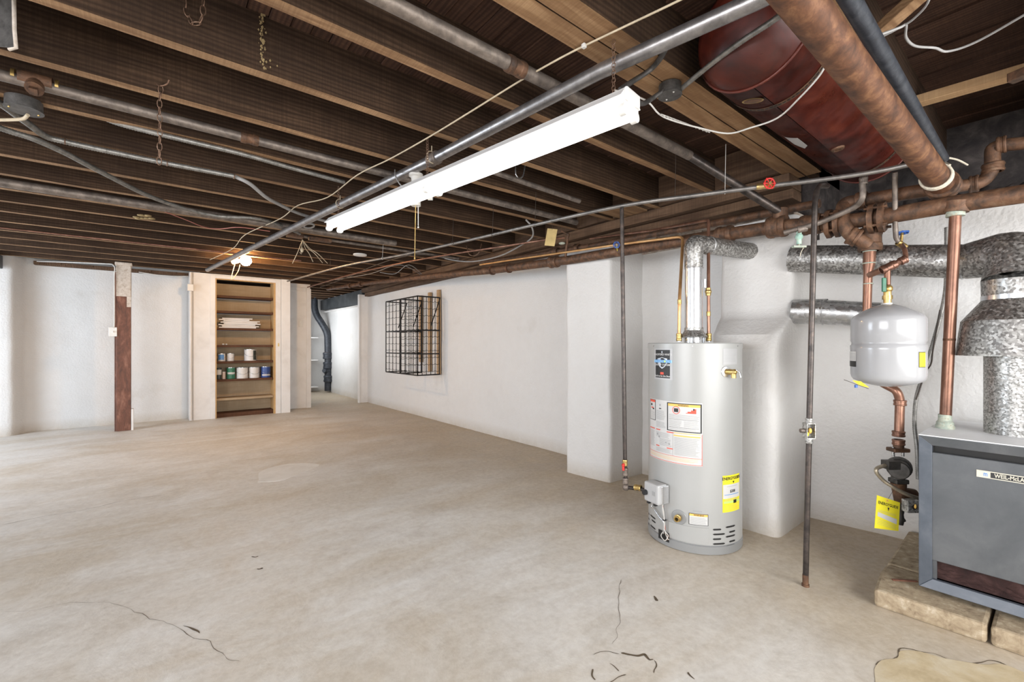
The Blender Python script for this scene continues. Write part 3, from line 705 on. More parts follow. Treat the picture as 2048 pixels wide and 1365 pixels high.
# ---- wine rack on battens
bt = [ax(821 - 3, 680, 3.60).y, ax(848, 680, 3.60).y, ax(880, 680, 3.60).y]
for y, z1, z0, lab in ((6.98, 2.10, .95, 'leftmost'), (6.66, 2.125, .80, 'middle'), (6.36, 2.14, .765, 'rightmost')):
    o = MB(BATTEN).box((3.565, y - .035, z0), (3.606, y + .035, z1)).build('batten', bevel=.003)
    tag(o, lab + ' of the three bare timber battens on wall behind wine rack', 'batten', 'battens behind the wine rack')
rk = thing('wine_rack', 'black wrought iron grid wine rack hung on the right wall', 'wine rack', (3.4, 6.9, .77))
IR = plain('wrought_iron', (.018, .016, .015), .45, .5, .4, 30)
def gridpanel(P0, P1, z0, z1, n, phase=.6):
    """upright bars, four rails and scalloped bottle wires between two plan points"""
    P0 = Vector(P0 + (0,)); P1 = Vector(P1 + (0,)); d = P1 - P0
    for k in range(n + 1):
        p = P0 + d * (k / n); e = 1 if k in (0, n) else .6
        MB(IR).bar(p + Vector((0, 0, z0)), p + Vector((0, 0, z1)), .013 * e, .013 * e, d).build('upright_bar', rk)
    for z in (z0, z0 + (z1 - z0) * .27, z0 + (z1 - z0) * .57, z1):
        MB(IR).bar(P0 + Vector((0, 0, z)), P1 + Vector((0, 0, z)), .012, .020).build('rail', rk)
    mb = MB(IR); m = n * 8
    for j in range(11):
        z = z0 + (z1 - z0) * (j + phase) / 11.2
        mb.tube([P0 + d * (i / m) + Vector((0, 0, z - .018 * abs(math.sin(math.pi * i / 8)))) for i in range(m + 1)], .0035, 5, False)
    mb.build('scalloped_wires', rk)
ZB, ZT = .775, 2.005
gridpanel((3.17, 6.28), (3.17, 6.88), ZB, ZT, 4)
gridpanel((3.17, 6.92), (3.17, 7.49), ZB, ZT, 4)
gridpanel((3.17, 6.28), (3.55, 6.28), ZB, ZT, 5)
gridpanel((3.17, 6.90), (3.55, 6.90), ZB, ZT, 4, .3)
for y in (6.28, 6.9, 7.49):
    MB(IR).bar((3.40, y, 1.55), (3.565, y, 2.0), .012, .012).build('brace', rk)
    for z in (ZB, 1.48, ZT): MB(IR).bar((3.17, y, z), (3.565, y, z), .016, .016).build('side_rail', rk)

# ---- cast iron stack in the alcove
D = 11.7
sk = thing('soil_stack', 'black cast iron soil stack with cleanout at the alcove corner', 'pipe', ad(656, 782, D))
P = [ad(628, 560, D), ad(629, 625, D), ad(647, 652, D), ad(655, 668, D), ad(656, 702, D), ad(656, 782, D)]
MB(BLKPAINT).tube(roundp(P, .25), .085, 18).build('pipe', sk)
for (x, y) in ((655.5, 712), (656, 731), (657, 758)): 
    mb = MB(BLKPAINT); coupling(mb, ad(x, y, D), (0, 0, 1), .095, .17); mb.build('hub', sk)
mb = MB(BLKPAINT).cyl(ad(656, 741, D), ad(649, 742, D - .1), .075, 16); mb.cyl(ad(649, 742, D - .1), ad(648, 742, D - .16), .05, 8); mb.build('cleanout', sk)
mb = MB(RUST); mb.torus(ad(655, 706, D), (0, 0, 1), .092, .012); mb.build('clamp', sk)
shs = thing('alcove_shelves', 'white shelves at the back of the alcove beside soil stack', 'shelves', (3.05, 12.6, 0))
for z in (1.42, .83, .12): MB(WHITEP).box((2.45, 12.35, z), (3.36, 12.68, z + .03)).build('shelf', shs, bevel=.003)
MB(WHITEP).box((3.10, 12.4, 0.1), (3.13, 12.68, 2.0)).build('upright', shs)

# ---- water heater
HC = Vector((2.757, 1.528, 0)); HR = .284; HT = 1.262
def hit_cyl(px, py, c=HC, r=HR):
    d = ray(px, py); a = d.x ** 2 + d.y ** 2; b = -2 * (d.x * c.x + d.y * c.y); k = c.x ** 2 + c.y ** 2 - r * r
    t = (-b - math.sqrt(max(0, b * b - 4 * a * k))) / (2 * a); p = EY + d * t
    return math.atan2(p.y - c.y, p.x - c.x), p.z
def cang(px, c=HC, r=HR): return hit_cyl(px, 690, c, r)[0]
def unwrap(a): return a if a < 0 else a - 2 * math.pi
def cylpatch(mb, a0, a1, z0, z1, r, c=HC, seg=14):
    vs = [c + Vector((math.cos(a) * r, math.sin(a) * r, z)) for z in (z0, z1) for a in [a0 + (a1 - a0) * i / seg for i in range(seg + 1)]]
    mb.add(vs, [(i, i + 1, seg + 2 + i, seg + 1 + i) for i in range(seg)], True)
def cyltext(mb, txt, a, z, size, r, c=HC, sx=1, bold=True):
    vs, fs = text_mesh(txt, size, bold)
    mb.add([c + Vector((math.cos(a + v.x * sx / r) * r, math.sin(a + v.x * sx / r) * r, z + v.y)) for v in vs], fs)
def P_(px, py, c=HC, r=HR): a, z = hit_cyl(px, py, c, r); return unwrap(a), z
wh = thing('water_heater', 'grey cylindrical gas water heater on the floor before chimney breast', 'water heater', HC)
MB(HEATER).lathe(HC, (0, 0, 1), [(HR - .004, .055), (HR, .06), (HR, .06), (HR, HT - .035)], 96).build('jacket', wh)
MB(HEATER).lathe(HC, (0, 0, 1), [(HR, HT - .036), (HR + .004, HT - .036), (HR + .004, HT - .036), (HR + .004, HT - .006), (HR, HT), (HR, HT), (HR - .02, HT), (HR - .03, HT - .006), (0, HT - .006)], 96).build('top_cap', wh)
MB(HEATERG).lathe(HC, (0, 0, 1), [(HR - .01, .002), (HR + .002, .004), (HR + .002, .004), (HR + .003, .05), (HR + .003, .05), (HR - .004, .056)], 96).build('base_ring', wh)
for px in (1309, 1385, 1474):
    a = cang(px); p = HC + Vector((math.cos(a), math.sin(a), 0)) * (HR + .004); p.z = HT - .02
    MB(GALVP).cyl(p, p + Vector((math.cos(a), math.sin(a), 0)) * .004, .004, 8).build('screw', wh)
RL = HR + .0012
# large logo label
mb = MB(PAPERS); (a0, zt), (a1, zb) = P_(1309.5, 697), P_(1345.5, 761); cylpatch(mb, a0, a1, zb, zt, RL)
am = (a0 + a1) / 2; wdt = (a1 - a0); hgt = zt - zb
mb.use(INKK); cylpatch(mb, a0 + wdt * .09, a1 - wdt * .12, zb + hgt * .05, zt - hgt * .05, RL + .0006)
ac = a0 + wdt * .49
sh_ = [(-.5, .42), (-.25, .47), (0, .55), (.25, .47), (.5, .42), (.5, .1), (.42, -.15), (.25, -.38), (0, -.55), (-.25, -.38), (-.42, -.15), (-.5, .1)]
mb.use(SILV); zc = zt - hgt * .47
n = len(sh_); vs = [HC + Vector((math.cos(ac + x * wdt * .52) * (RL + .0012), math.sin(ac + x * wdt * .52) * (RL + .0012), zc + y * hgt * .34)) for x, y in sh_]
mb.add(vs, [tuple(range(n))])
mb.use(LBLU); cylpatch(mb, a0 + wdt * .0, a1 - wdt * .02, zt - hgt * .46, zt - hgt * .375, RL + .0016)
cl_w = RL * wdt
mb.use(PAPER); cyltext(mb, 'BRADFORD WHITE', ac, zt - hgt * .20, cl_w * .115, RL + .0018)
cyltext(mb, 'SAFETY SYSTEM', ac, zt - hgt * .53, cl_w * .115, RL + .0018); cyltext(mb, 'Built to be the Best', ac, zb + hgt * .11, cl_w * .105, RL + .0018)
mb.use(BLUI); cyltext(mb, 'DEFENDER', ac, zt - hgt * .418, cl_w * .185, RL + .0020)
mb.use(GRNI); cylpatch(mb, ac + wdt * .12, ac + wdt * .19, zt - hgt * .45, zt - hgt * .385, RL + .0022)
mb.use(REDI); cylpatch(mb, ac - wdt * .09, ac + wdt * .09, zb + hgt * .16, zb + hgt * .235, RL + .0018)
mb.use(SILV); cylpatch(mb, ac - wdt * .03, ac + wdt * .03, zt - hgt * .15, zt - hgt * .09, RL + .0018)
mb.build('logo_label', wh)
# silver rating plate, upper right
mb = MB(PAPERS); (a0, zt), (a1, zb) = P_(1446, 696), P_(1473.5, 729); cylpatch(mb, a0, a1, zb, zt, RL)
mb.use(INKG)
for k in range(9):
    z = zt - .012 - k * .0085; cylpatch(mb, a0 + .03, a1 - .03 - random.random() * .06, z - .0012, z, RL + .0006)
mb.build('rating_label', wh)
# big instruction sheet
mb = MB(PAPER); (a0, zt), (a1, zb) = P_(1301, 796), P_(1405, 936); zb = P_(1405, 934)[1]; cylpatch(mb, a0, a1, zb, zt, RL, seg=30)
Wd = a1 - a0; Hh = zt - zb
def U(u): return a0 + Wd * u
def V(v): return zt - Hh * v
def block(m, u0, u1, v0, v1, lift=.0006): mb.use(m); cylpatch(mb, U(u0), U(u1), V(v1), V(v0), RL + lift)
def lines(u0, u1, v0, v1, n, m=INKG, w=.30):
    for k in range(n):
        v = v0 + (v1 - v0) * (k + .5) / n; h = (v1 - v0) / n * w
        block(m, u0, u1 - random.random() * (u1 - u0) * .18, v - h / 2, v + h / 2, .0012)
block(INKK, .012, .20, .01, .36); block(PAPER, .025, .187, .055, .35, .0009); block(REDI, .025, .187, .018, .055, .0009)
block(REDI, .06, .14, .14, .16, .0012); block(INKK, .05, .10, .08, .12, .0012); block(INKK, .11, .16, .155, .18, .0012); lines(.04, .18, .2, .34, 8)
block(INKK, .455, .99, .02, .48); block(PAPER, .475, .97, .035, .465, .0009); block(ORG, .475, .97, .035, .075, .0011)
mb.use(INKK); cyltext(mb, 'WARNING', U(.72), V(.055), .013, RL + .0016)
# pictograms: gasoline can in a ring and a flame with a figure
rg = []
for k in range(20):
    a = 2 * math.pi * k / 20; rg.append((math.cos(a), math.sin(a)))
cu_, cv_, rr_ = U(.61), V(.135), .024
vs = [HC + Vector((math.cos(cu_ + x * q * rr_ / RL) * (RL + .0015), math.sin(cu_ + x * q * rr_ / RL) * (RL + .0015), cv_ + y * q * rr_)) for q in (1, .84) for x, y in rg]
mb.use(REDI).add(vs, [(k, (k + 1) % 20, 20 + (k + 1) % 20, 20 + k) for k in range(20)])
block(INKK, .575, .645, .105, .165, .0013)
for k in range(6): block(REDI, .76 + k * .025, .785 + k * .025, .165 - k * .011 - (k % 2) * .01, .175, .0013)
block(INKK, .865, .885, .095, .125, .0016)
lines(.49, .96, .2, .285, 5); block(INKK, .49, .95, .285, .288, .0014); lines(.49, .70, .30, .40, 7); lines(.73, .96, .30, .40, 7); block(INKK, .49, .95, .41, .414, .0014); lines(.49, .96, .42, .46, 3)
block(INKG, .30, .325, .07, .10, .0014); block(INKK, .29, .34, .135, .15, .0014); lines(.22, .43, .17, .33, 10); lines(.22, .43, .36, .46, 8)
for u, v, w in ((.02, .49, .16), (.22, .49, .10), (.45, .50, .12), (.22, .76, .08), (.45, .765, .11)): block(REDI, u, u + w, v, v + .016, .0014)
lines(.02, .18, .53, .80, 18); lines(.22, .52, .53, .62, 6); lines(.30, .54, .63, .75, 8); lines(.22, .54, .79, .86, 5)
block(INKG, .24, .27, .56, .59, .0016); block(INKG, .28, .31, .60, .63, .0016); block(INKG, .42, .45, .68, .70, .0016); block(INKG, .48, .51, .69, .71, .0016)
block(ORG, .57, .97, .495, .505, .0014); block(ORG, .57, .97, .535, .555, .0014); lines(.58, .97, .57, .86, 20); block(INKG, .555, .559, .49, .88, .0014)
block(ORG, .01, .99, .895, .898, .0014); lines(.03, .97, .91, .96, 4, ORG, .25); block(REDI, .0, 1, .985, .992, .0014); block(REDI, 0, .006, .50, .99, .0014); block(REDI, .99, .996, .50, .99, .0014); block(REDI, .01, .99, .88, .885, .0014)
mb.build('instruction_label', wh)
# yellow energy label
def energy(mb, put, w, h, txt):
    pass
mb = MB(YEL); (a0, zt), (a1, zb) = P_(1445, 952.5), P_(1478, 1018); cylpatch(mb, a0, a1, zb, zt, RL); Wd = a1 - a0; Hh = zt - zb
block(PAPER, .02, .97, .25, .63); mb.use(INKK); cyltext(mb, 'ENERGYGUIDE', U(.5), V(.09), RL * Wd * .165, RL + .0016, sx=.95)
mb.use(INKK); q = U(.55); zz = V(.17); mb.add([HC + Vector((math.cos(q + s_ / RL) * (RL + .0016), math.sin(q + s_ / RL) * (RL + .0016), zz + t_)) for s_, t_ in ((-.008, .0), (.008, 0), (0, -.014))], [(0, 1, 2)])
cyltext(mb, '$208', U(.5), V(.44), .022, RL + .0016); block(BLUI, .08, .9, .52, .535, .0014); lines(.2, .8, .29, .32, 1)
block(GRNI, .05, .95, .70, .76, .0012); block(INKK, .55, .74, .69, .78, .0016); lines(.1, .9, .64, .69, 2, INKG); lines(.08, .92, .8, .97, 6, ORG)
mb.build('energy_label', wh)
# lower warning label
mb = MB(INKK); (a0, zt), (a1, zb) = P_(1377.5, 1026), P_(1416.5, 1053); cylpatch(mb, a0, a1, zb, zt, RL); Wd = a1 - a0; Hh = zt - zb
block(PAPER, .03, .97, .04, .96); block(ORG, .03, .97, .04, .22, .0009); lines(.08, .93, .3, .92, 8); mb.use(INKK); cyltext(mb, 'WARNING', U(.52), V(.13), .012, RL + .0016)
mb.build('warning_label', wh)
mb = MB(INKG); (a0, zt), (a1, zb) = P_(1386, 1021), P_(1404, 1025.5); cylpatch(mb, a0, a1, zb, zt, RL); mb.build('serial_label', wh)
# access door outline and vent slots
mb = MB(HEATER); (a0, zt), (a1, zb) = P_(1338, 1043), P_(1417, 1096); zb = .066; cylpatch(mb, a0, a1, zb, zt - .0, HR + .0035, seg=24)
for aa in (a0, a1):
    mb.add([HC + Vector((math.cos(aa) * r, math.sin(aa) * r, z)) for r, z in ((HR, zb), (HR + .0035, zb), (HR + .0035, zt), (HR, zt))], [(0, 1, 2, 3)])
mb.add([HC + Vector((math.cos(a) * r, math.sin(a) * r, zt)) for r in (HR - .002, HR + .0035) for a in [a0 + (a1 - a0) * i / 12 for i in range(13)]], [(i, i + 1, 14 + i, 13 + i) for i in range(12)])
mb.build('access_door', wh)
def slot(px0, px1, py):
    (a0, z), (a1, _) = P_(px0, py), P_(px1, py); mb = MB(BLACK); h = .0052
    n = 8; vs = []
    for i in range(n + 1):
        t = i / n; a = a0 + (a1 - a0) * t; hh = h * min(1, math.sqrt(max(0, 1 - (abs(t - .5) * 2) ** 8)) + .25)
        vs += [HC + Vector((math.cos(a) * (HR + .0009), math.sin(a) * (HR + .0009), z + s_ * hh)) for s_ in (-1, 1)]
    mb.add(vs, [(2 * i, 2 * i + 2, 2 * i + 3, 2 * i + 1) for i in range(n)], True).build('vent_slot', wh)
for k in range(5):
    y = 1060 + k * 9.6
    slot(1425.5, 1442.5 if k % 2 == 0 else 1450, y); slot(1451 if k % 2 == 0 else 1458, 1470, y - 4.5)
    slot(1301 if k % 2 == 0 else 1303.5, 1311.5, 1030 + k * 10); slot(1297.3, 1299, 1026 + k * 10)
# gas control
gv = Vector((math.cos(cang(1322)), math.sin(cang(1322)), 0)); gt = Vector((-gv.y, gv.x, 0)); zc = P_(1322, 983)[1]
gc = HC + gv * (HR + .045); gc.z = zc
ctl = MB(PAPERS).obox(gc, gv, gt, (0, 0, 1), .040, .062, .062).build('control_box', wh, bevel=.012)
MB(ALU).obox(gc - gv * .015, gv, gt, (0, 0, 1), .03, .068, .055).build('control_body', ctl, bevel=.004)
kp = gc + gv * .04 - gt * .042 + Vector((0, 0, -.006))
k_ = MB(BLKPLAS).cyl(kp, kp + gv * .018, .017, 16).build('knob', ctl, bevel=.003)
b_ = gc + gv * .041 + gt * .025 + Vector((0, 0, .004)); MB(INKG).obox(b_, gv, gt, (0, 0, 1), .001, .012, .013).build('control_mark', ctl)
for s_ in (-.036, .02): MB(BLKPLAS).obox(gc + gt * s_ + gv * .02 + Vector((0, 0, -.066)), gv, gt, (0, 0, 1), .01, .009, .01).build('socket', ctl)
MB(BRASS).cyl(gc + gt * .002 + Vector((0, 0, -.08)), gc + gt * .002 + Vector((0, 0, -.06)), .008, 10).build('port', ctl)
def whp(px, py, off=.02): a, z = hit_cyl(px, py, HC, HR + off); return HC + Vector((math.cos(a) * (HR + off), math.sin(a) * (HR + off), z))
MB(ALU).tube(spline([whp(1306, 1002), whp(1303, 1013), whp(1309, 1020), whp(1320, 1036), whp(1327, 1045), whp(1327, 1068)]), .004, 8).build('gas_line', wh)
MB(WIREW).tube(spline([whp(1326, 1004), whp(1325, 1020), whp(1329, 1040), whp(1328, 1060), whp(1322, 1072), whp(1330, 1082), whp(1336, 1072), whp(1330, 1064)]), .0028, 6).build('wire', wh)
MB(WIREW).tube(spline([whp(1323, 1004), whp(1328, 1030), whp(1327, 1052), whp(1334, 1076), whp(1338, 1080)]), .0025, 6).build('wire', wh)
MB(WIRER).tube(spline([whp(1325, 1006, .018), whp(1327, 1025, .018), whp(1329, 1045, .018), whp(1331, 1060, .018)]), .002, 6).build('wire', wh)
mb = MB(BLACK); (a0, zt), (a1, zb) = P_(1318, 1058), P_(1339, 1086); cylpatch(mb, a0, a1, zb, zt, HR + .0045); mb.build('burner_opening', wh)
MB(BLKPLAS).torus(whp(1329, 1041), (0, 0, 1), .008, .004).build('cable_tie', wh)
MB(RUSTO).tube([whp(1330, 1066, .012), whp(1336, 1072, .012), whp(1334, 1080, .012)], .006, 8).build('burner_tube', wh)
# drain valve and relief valve
a, z = P_(1358, 1035); gv2 = Vector((math.cos(a), math.sin(a), 0)); p = HC + gv2 * HR; p.z = z
MB(HEATERG).lathe(p, gv2, [(.045, 0), (.042, .002), (.03, .0025), (0, .0025)], 28).build('escutcheon', wh)
mb = MB(BRASS); mb.lathe(p, gv2, [(.016, 0), (.016, .014), (.016, .014), (.021, .015), (.021, .028), (.021, .028), (.017, .029), (.017, .045), (.017, .045), (.011, .045), (.009, .03)], 18); mb.build('drain_valve', wh)
a, z = P_(1452, 744); gv3 = Vector((math.cos(a), math.sin(a), 0)); p = HC + gv3 * HR; p.z = z
MB(ALU).lathe(p, gv3, [(.034, 0), (.032, .003), (.02, .004), (0, .004)], 24).build('escutcheon', wh)
g3 = Vector((gv3.x * .3 + .6, gv3.y - .3, 0)).normalized(); g3 = (gv3 + RT * .9).normalized()
mb = MB(BRASS).cyl(p, p + g3 * .045, .016, 14); mb.cyl(p + g3 * .015, p + g3 * .03, .019, 6); mb.cyl(p + g3 * .042, p + g3 * .042 - Vector((0, 0, .036)), .014, 14); mb.ball(p + g3 * .044, .018, 10); rlf = mb.build('relief_valve', wh)
MB(ALU).tube([p + g3 * .055 + Vector((0, 0, .012)), p + g3 * .075, p + g3 * .08 - Vector((0, 0, .03))], .004, 6).build('relief_lever', rlf)
# draft hood on top
MB(GALVP).lathe(HC + Vector((0, 0, HT)), (0, 0, 1), [(.06, 0), (.06, .035)], 32).build('flue_collar', wh)
MB(GALVF).lathe(HC + Vector((0, 0, HT)), (0, 0, 1), [(.082, .035), (.084, .041), (.084, .041), (.064, .07), (.058, .082), (.058, .10)], 36).build('draft_hood', wh)
for a in (200, 265, 330, 80): 
    p = HC + Vector((math.cos(R(a)) * .07, math.sin(R(a)) * .07, HT - .006)); MB(GALVP).bar(p, p + Vector((0, 0, .05)), .012, .003).build('hood_leg', wh)

# ---- heater vent pipe
vz = 1.895
vp = thing('vent_pipe', 'galvanised vent pipe rising from water heater and elbowing into chimney', 'pipe', HC + Vector((0, 0, HT + .1)))
ve = Vector((3.352, 1.425, 1.925))
MB(GALVP).lathe(HC + Vector((0, 0, HT + .10)), (0, 0, 1), [(.055, 0), (.055, .40)], 32).build('straight_section', vp)
bpy.data.objects['straight_section'].data.materials[0] = ALU
MB(GALV).lathe(HC + Vector((0, 0, HT + .50)), (0, 0, 1), [(.0575, -.01), (.0575, .1)], 32).build('crimped_section', vp)
mb = MB(GALV); top = HC + Vector((0, 0, HT + .58)); cor = HC + Vector((0, 0, 1.915))
mb.tube(roundp([top, cor, cor.lerp(ve, .3)], .09, 4), .059, 28, False); mb.build('elbow', vp)
MB(GALV).tube([cor.lerp(ve, .22), ve], .058, 28).build('horizontal_section', vp)
MB(GALVP).torus(cor.lerp(ve, .24), ve - cor, .059, .004, 28).build('joint_ring', vp)
MB(GALVP).torus(HC + Vector((0, 0, HT + .49)), (0, 0, 1), .057, .003, 28).build('joint_ring', vp)

# ---- copper lines over the heater
dL = dep(HC) - .02
hl = ad(1358, 684, dep(HC)); hr = ad(1417.5, 684, dep(HC))
c1 = thing('copper_pipe', 'bright copper pipe rising left of the vent pipe on the water heater', 'pipe', hl)
tl = ax(1366, 473, 3.00); 
MB(COPPERN).tube(roundp([hl, ad(1358.5, 640, dep(hl)), ad(1359, 600, dep(hl)), tl, ax(1232, 490, 3.03), ax(1130, 505, 3.04), ax(1005, 523, 3.05), ax(960, 530, 3.05)], .05), .0105, 12).build('pipe', c1)
mb = MB(BRASS); coupling(mb, hl + Vector((0, 0, .03)), (0, 0, 1), .014, .05); mb.build('union', c1); mb = MB(BRASS); coupling(mb, ad(1359, 604, dep(hl)), (0, 0, 1), .0105, .03); mb.build('union', c1)
MB(GALVP).cyl(hl, hl + Vector((0, 0, .012)), .014, 12).build('nipple', c1)
c2 = thing('copper_pipe', 'copper pipe with lever valve rising right of the vent pipe', 'pipe', hr)
tr = ad(1417, 440, dep(hr) + .1)
MB(COPPER).tube(roundp([hr, ad(1417, 583, dep(hr)), tr, ax(1300, 462, 3.36), ax(1180, 478, 3.38)], .02), .0105, 12).build('pipe', c2)
mb = MB(BRASS); coupling(mb, hr + Vector((0, 0, .03)), (0, 0, 1), .014, .05); mb.build('union', c2); mb = MB(BRASS); coupling(mb, ad(1417, 628, dep(hr)), (0, 0, 1), .0105, .03); mb.build('union', c2)
MB(GALVP).cyl(hr, hr + Vector((0, 0, .012)), .014, 12).build('nipple', c2)
vb = ad(1416.5, 584, dep(hr)); MB(BRASS).cyl(vb - Vector((0, 0, .025)), vb + Vector((0, 0, .025)), .016, 12).ball(vb, .021, 12).build('valve_body', c2)
MB(ALU).obox(ad(1410, 567, dep(hr) - .03), RT, (0, 0, 1), FW, .006, .03, .003).build('valve_lever', c2, bevel=.002)

# ---- gas drop left of heater
gd = 2.95
b0 = ad(1252, 975, gd); g_t = az(1244, 414, 2.175)
gp = thing('gas_pipe', 'dark gas drop pipe with red valve left of the water heater', 'pipe', ad(1252, 978, gd))
gtop = Vector((b0.x + .0, b0.y, 2.17)); gtop = ad(1243.5, 416, gd)
MB(BLKPIPE).tube([ad(1250, 925, gd), gtop], .0135, 14).build('riser', gp)
MB(BLKPIPE).tube(roundp([ad(1250.5, 930, gd), b0, whp(1302, 982, .03)], .02), .0125, 14).build('nipple', gp)
mb = MB(BRASS); coupling(mb, ad(1250, 926, gd), (0, 0, 1), .014, .04); mb.build('union', gp); mb = MB(BRASS); coupling(mb, ad(1276, 976, gd - .05), whp(1302, 982, .03) - b0, .016, .045); mb.build('union', gp)
mb = MB(OLDIRON); coupling(mb, ad(1250.5, 944, gd), (0, 0, 1), .015, .05); mb.ball(b0, .024, 12); coupling(mb, ad(1251, 962, gd), (0, 0, 1), .016, .035); mb.build('tee', gp)
rv = ad(1246.5, 935, gd - .02); MB(REDW).obox(rv, RT, (0, 0, 1), FW, .007, .022, .008).ball(rv + Vector((0, 0, .014)), .012, 8).build('red_valve_handle', gp, bevel=.003)

# ---- black standpipe right of heater
bp_b = az(1611, 1173, 0); bd = dep(bp_b)
bp = thing('standpipe', 'dark steel pipe standing on the floor between heater and expansion tank', 'pipe', bp_b)
MB(BLKPIPE).tube(roundp([bp_b, ad(1612.5, 1100, bd), ad(1618, 880, bd)], .02), .0135, 14).build('lower_pipe', bp)
MB(BLKPIPE).tube(roundp([ad(1618.5, 845, bd), ad(1622, 700, bd), ad(1628, 470, bd), ad(1630, 400, bd), ad(1636, 372, bd + .04), ad(1655, 372, bd + .15)], .06), .0135, 14).build('upper_pipe', bp)
mb = MB(RUST); mb.cyl(bp_b, bp_b + Vector((0, 0, .012)), .018, 12); mb.tube([bp_b, bp_b + Vector((0, 0, .06))], .0142, 12); mb.build('rusty_foot', bp)
eb = ad(1618, 862, bd); 
mb = MB(GALVF); hw, hh = .021, .038
for s_ in (-1, 1): mb.obox(eb + RT * (s_ * hw), RT, (0, 0, 1), FW, .0015, hh, .018); mb.obox(eb + Vector((0, 0, s_ * hh)), RT, (0, 0, 1), FW, hw, .0015, .018)
mb.obox(eb + FW * .017, RT, (0, 0, 1), FW, hw, hh, .0015); mb.build('switch_box', bp)
coupl = MB(GALVF); coupling(coupl, eb + Vector((0, 0, .05)), (0, 0, 1), .014, .03); coupl.build('connector', bp); coupl = MB(GALVF); coupling(coupl, eb - Vector((0, 0, .05)), (0, 0, 1), .014, .03); coupl.build('connector', bp)
MB(OLDIRON).cyl(eb - RT * .045, eb - RT * .022, .011, 10).build('side_plug', bp)
MB(ORG).ball(eb + RT * .006 + Vector((0, 0, .0)), .009, 8, (1, 1, 1.7)).build('orange_wire_nut', bp); MB(YEL).ball(eb - RT * .008 - Vector((0, 0, .018)), .008, 8, (1, 1, 1.4)).build('yellow_wire_nut', bp)

# ---- long steel pipe running the length of the room
cp = [az(1660, -71, 2.38), az(1515, 0, 2.38), az(1200, 143, 2.38), az(860, 322, 2.38), az(600, 449, 2.38), az(415, 540, 2.38)]
lp = thing('steel_pipe', 'long grey steel pipe hung below the joists beside fluorescent light', 'pipe', cp[3])
MB(STEELP).tube(cp, .030, 24).build('pipe', lp)
dr = (cp[-1] - cp[0]).normalized(); mb = MB(OLDIRON); coupling(mb, az(868, 318, 2.38), dr, .031, .085, 24); mb.build('coupling', lp)
for tq in (.36, .74):
    c = cp[2].lerp(cp[4], tq); o = MB(WIRET).torus(c, dr, .035, .003, 20, 6).tube([c + Vector((0, .0, .035)), c + Vector((0, 0, .068))], .003, 6).build('hanger_wire', lp)

# ---- fluorescent light
FZ = 2.175
fn, ff = az(1262, 205, FZ), az(668, 449, FZ); fd = (ff - fn).normalized(); fs = Vector((fd.y, -fd.x, 0))  # fs points to +X side
fl_ = thing('fluorescent_light', 'lit twin tube fluorescent strip light hung under the joists', 'ceiling light', (fn + ff) / 2)
mid = (fn + ff) / 2; HL = (ff - fn).length / 2
mb = MB(FIXW)
prof = [(-.045, .040), (.045, .040), (.050, .032), (.078, 0), (.074, -.002), (.0, .006), (-.074, -.002), (-.078, 0), (-.050, .032)]
mb.prism([fn + fs * x + Vector((0, 0, z)) for x, z in prof], fd * (2 * HL)); mb.build('housing', fl_, bevel=.002)
for s_ in (-1, 1):
    for a, b in ((.012, .495), (.505, .988)):
        p, q = fn.lerp(ff, a) + fs * s_ * .042 + Vector((0, 0, -.030)), fn.lerp(ff, b) + fs * s_ * .042 + Vector((0, 0, -.030))
        MB(TUBE).tube([p, q], .019, 20).build('tube', fl_)
    for t in (.004, .5, .996):
        c = fn.lerp(ff, t) + fs * s_ * .042; mb = MB(WHITEPL); mb.obox(c + Vector((0, 0, -.02)), fd, fs, (0, 0, 1), .010, .017, .03); mb.cyl(c + Vector((0, 0, -.04)) - fd * .012, c + Vector((0, 0, -.04)) + fd * .012, .022, 18); mb.build('lamp_holder', fl_)
MB(FIXW).obox(fn + Vector((0, 0, .016)) - fd * .005, fd, fs, (0, 0, 1), .008, .052, .024).build('end_cap', fl_, bevel=.006)
for t in (.03, .52, .97):
    c = fn.lerp(ff, t) + Vector((0, 0, .04)); mb = MB(CHAINM)
    z = c.z; k = 0
    while z < ZJ - .01: mb.torus((c.x, c.y, z), fs if k % 2 else fd, .008, .0014, 10, 5, (1, 1.3), (1, 0, 0) if False else None); z += .015; k += 1
    mb.build('hanging_chain', fl_)['kind'] = 'stuff'
# ---- pull chain socket under the steel pipe
sp = az(832, 352, 2.345); sd = dep(sp)
ps = thing('pull_chain_socket', 'porcelain pull chain lampholder under steel pipe beside strip light', 'lampholder', ad(832, 410, sd))
MB(PORC).lathe(sp, (0, 0, -1), [(0, -.01), (.045, -.01), (.045, -.01), (.045, .004), (.032, .010), (.028, .05), (.034, .055), (.034, .055), (.034, .062), (.02, .062)], 24).build('canopy', ps)
MB(BLKPLAS).cyl(sp - Vector((0, 0, .06)), sp - Vector((0, 0, .115)), .018, 14).build('stem', ps)
MB(PORC).lathe(sp - Vector((0, 0, .11)), (0, 0, -1), [(.0, 0), (.022, 0), (.026, .01), (.026, .05), (.03, .052), (.03, .085), (.0, .085)], 18).build('socket', ps)
MB(ALU).ball(sp - Vector((0, 0, .15)) + RT * .02, .018, 10).build('outlet_tap', ps)
q = ad(856, 396, sd); MB(PORC).cyl(q, q + RT * .03, .016, 12).build('side_socket', ps)
mb = MB(BRASS); p0_, p1_ = ad(831.5, 405, sd), ad(829.5, 517, sd)
for k in range(62): mb.ball(p0_.lerp(p1_, k / 61), .0035, 6)
mb.ball(p1_, .006, 8, (1, 1, 1.6)); mb.build('pull_chain', ps)['kind'] = 'stuff'
MB(WIREW).tube([ad(836.5, 400, sd), ad(836.5, 452, sd)], .0022, 6).ball(ad(836.5, 455, sd), .006, 8).build('pull_cord', ps)
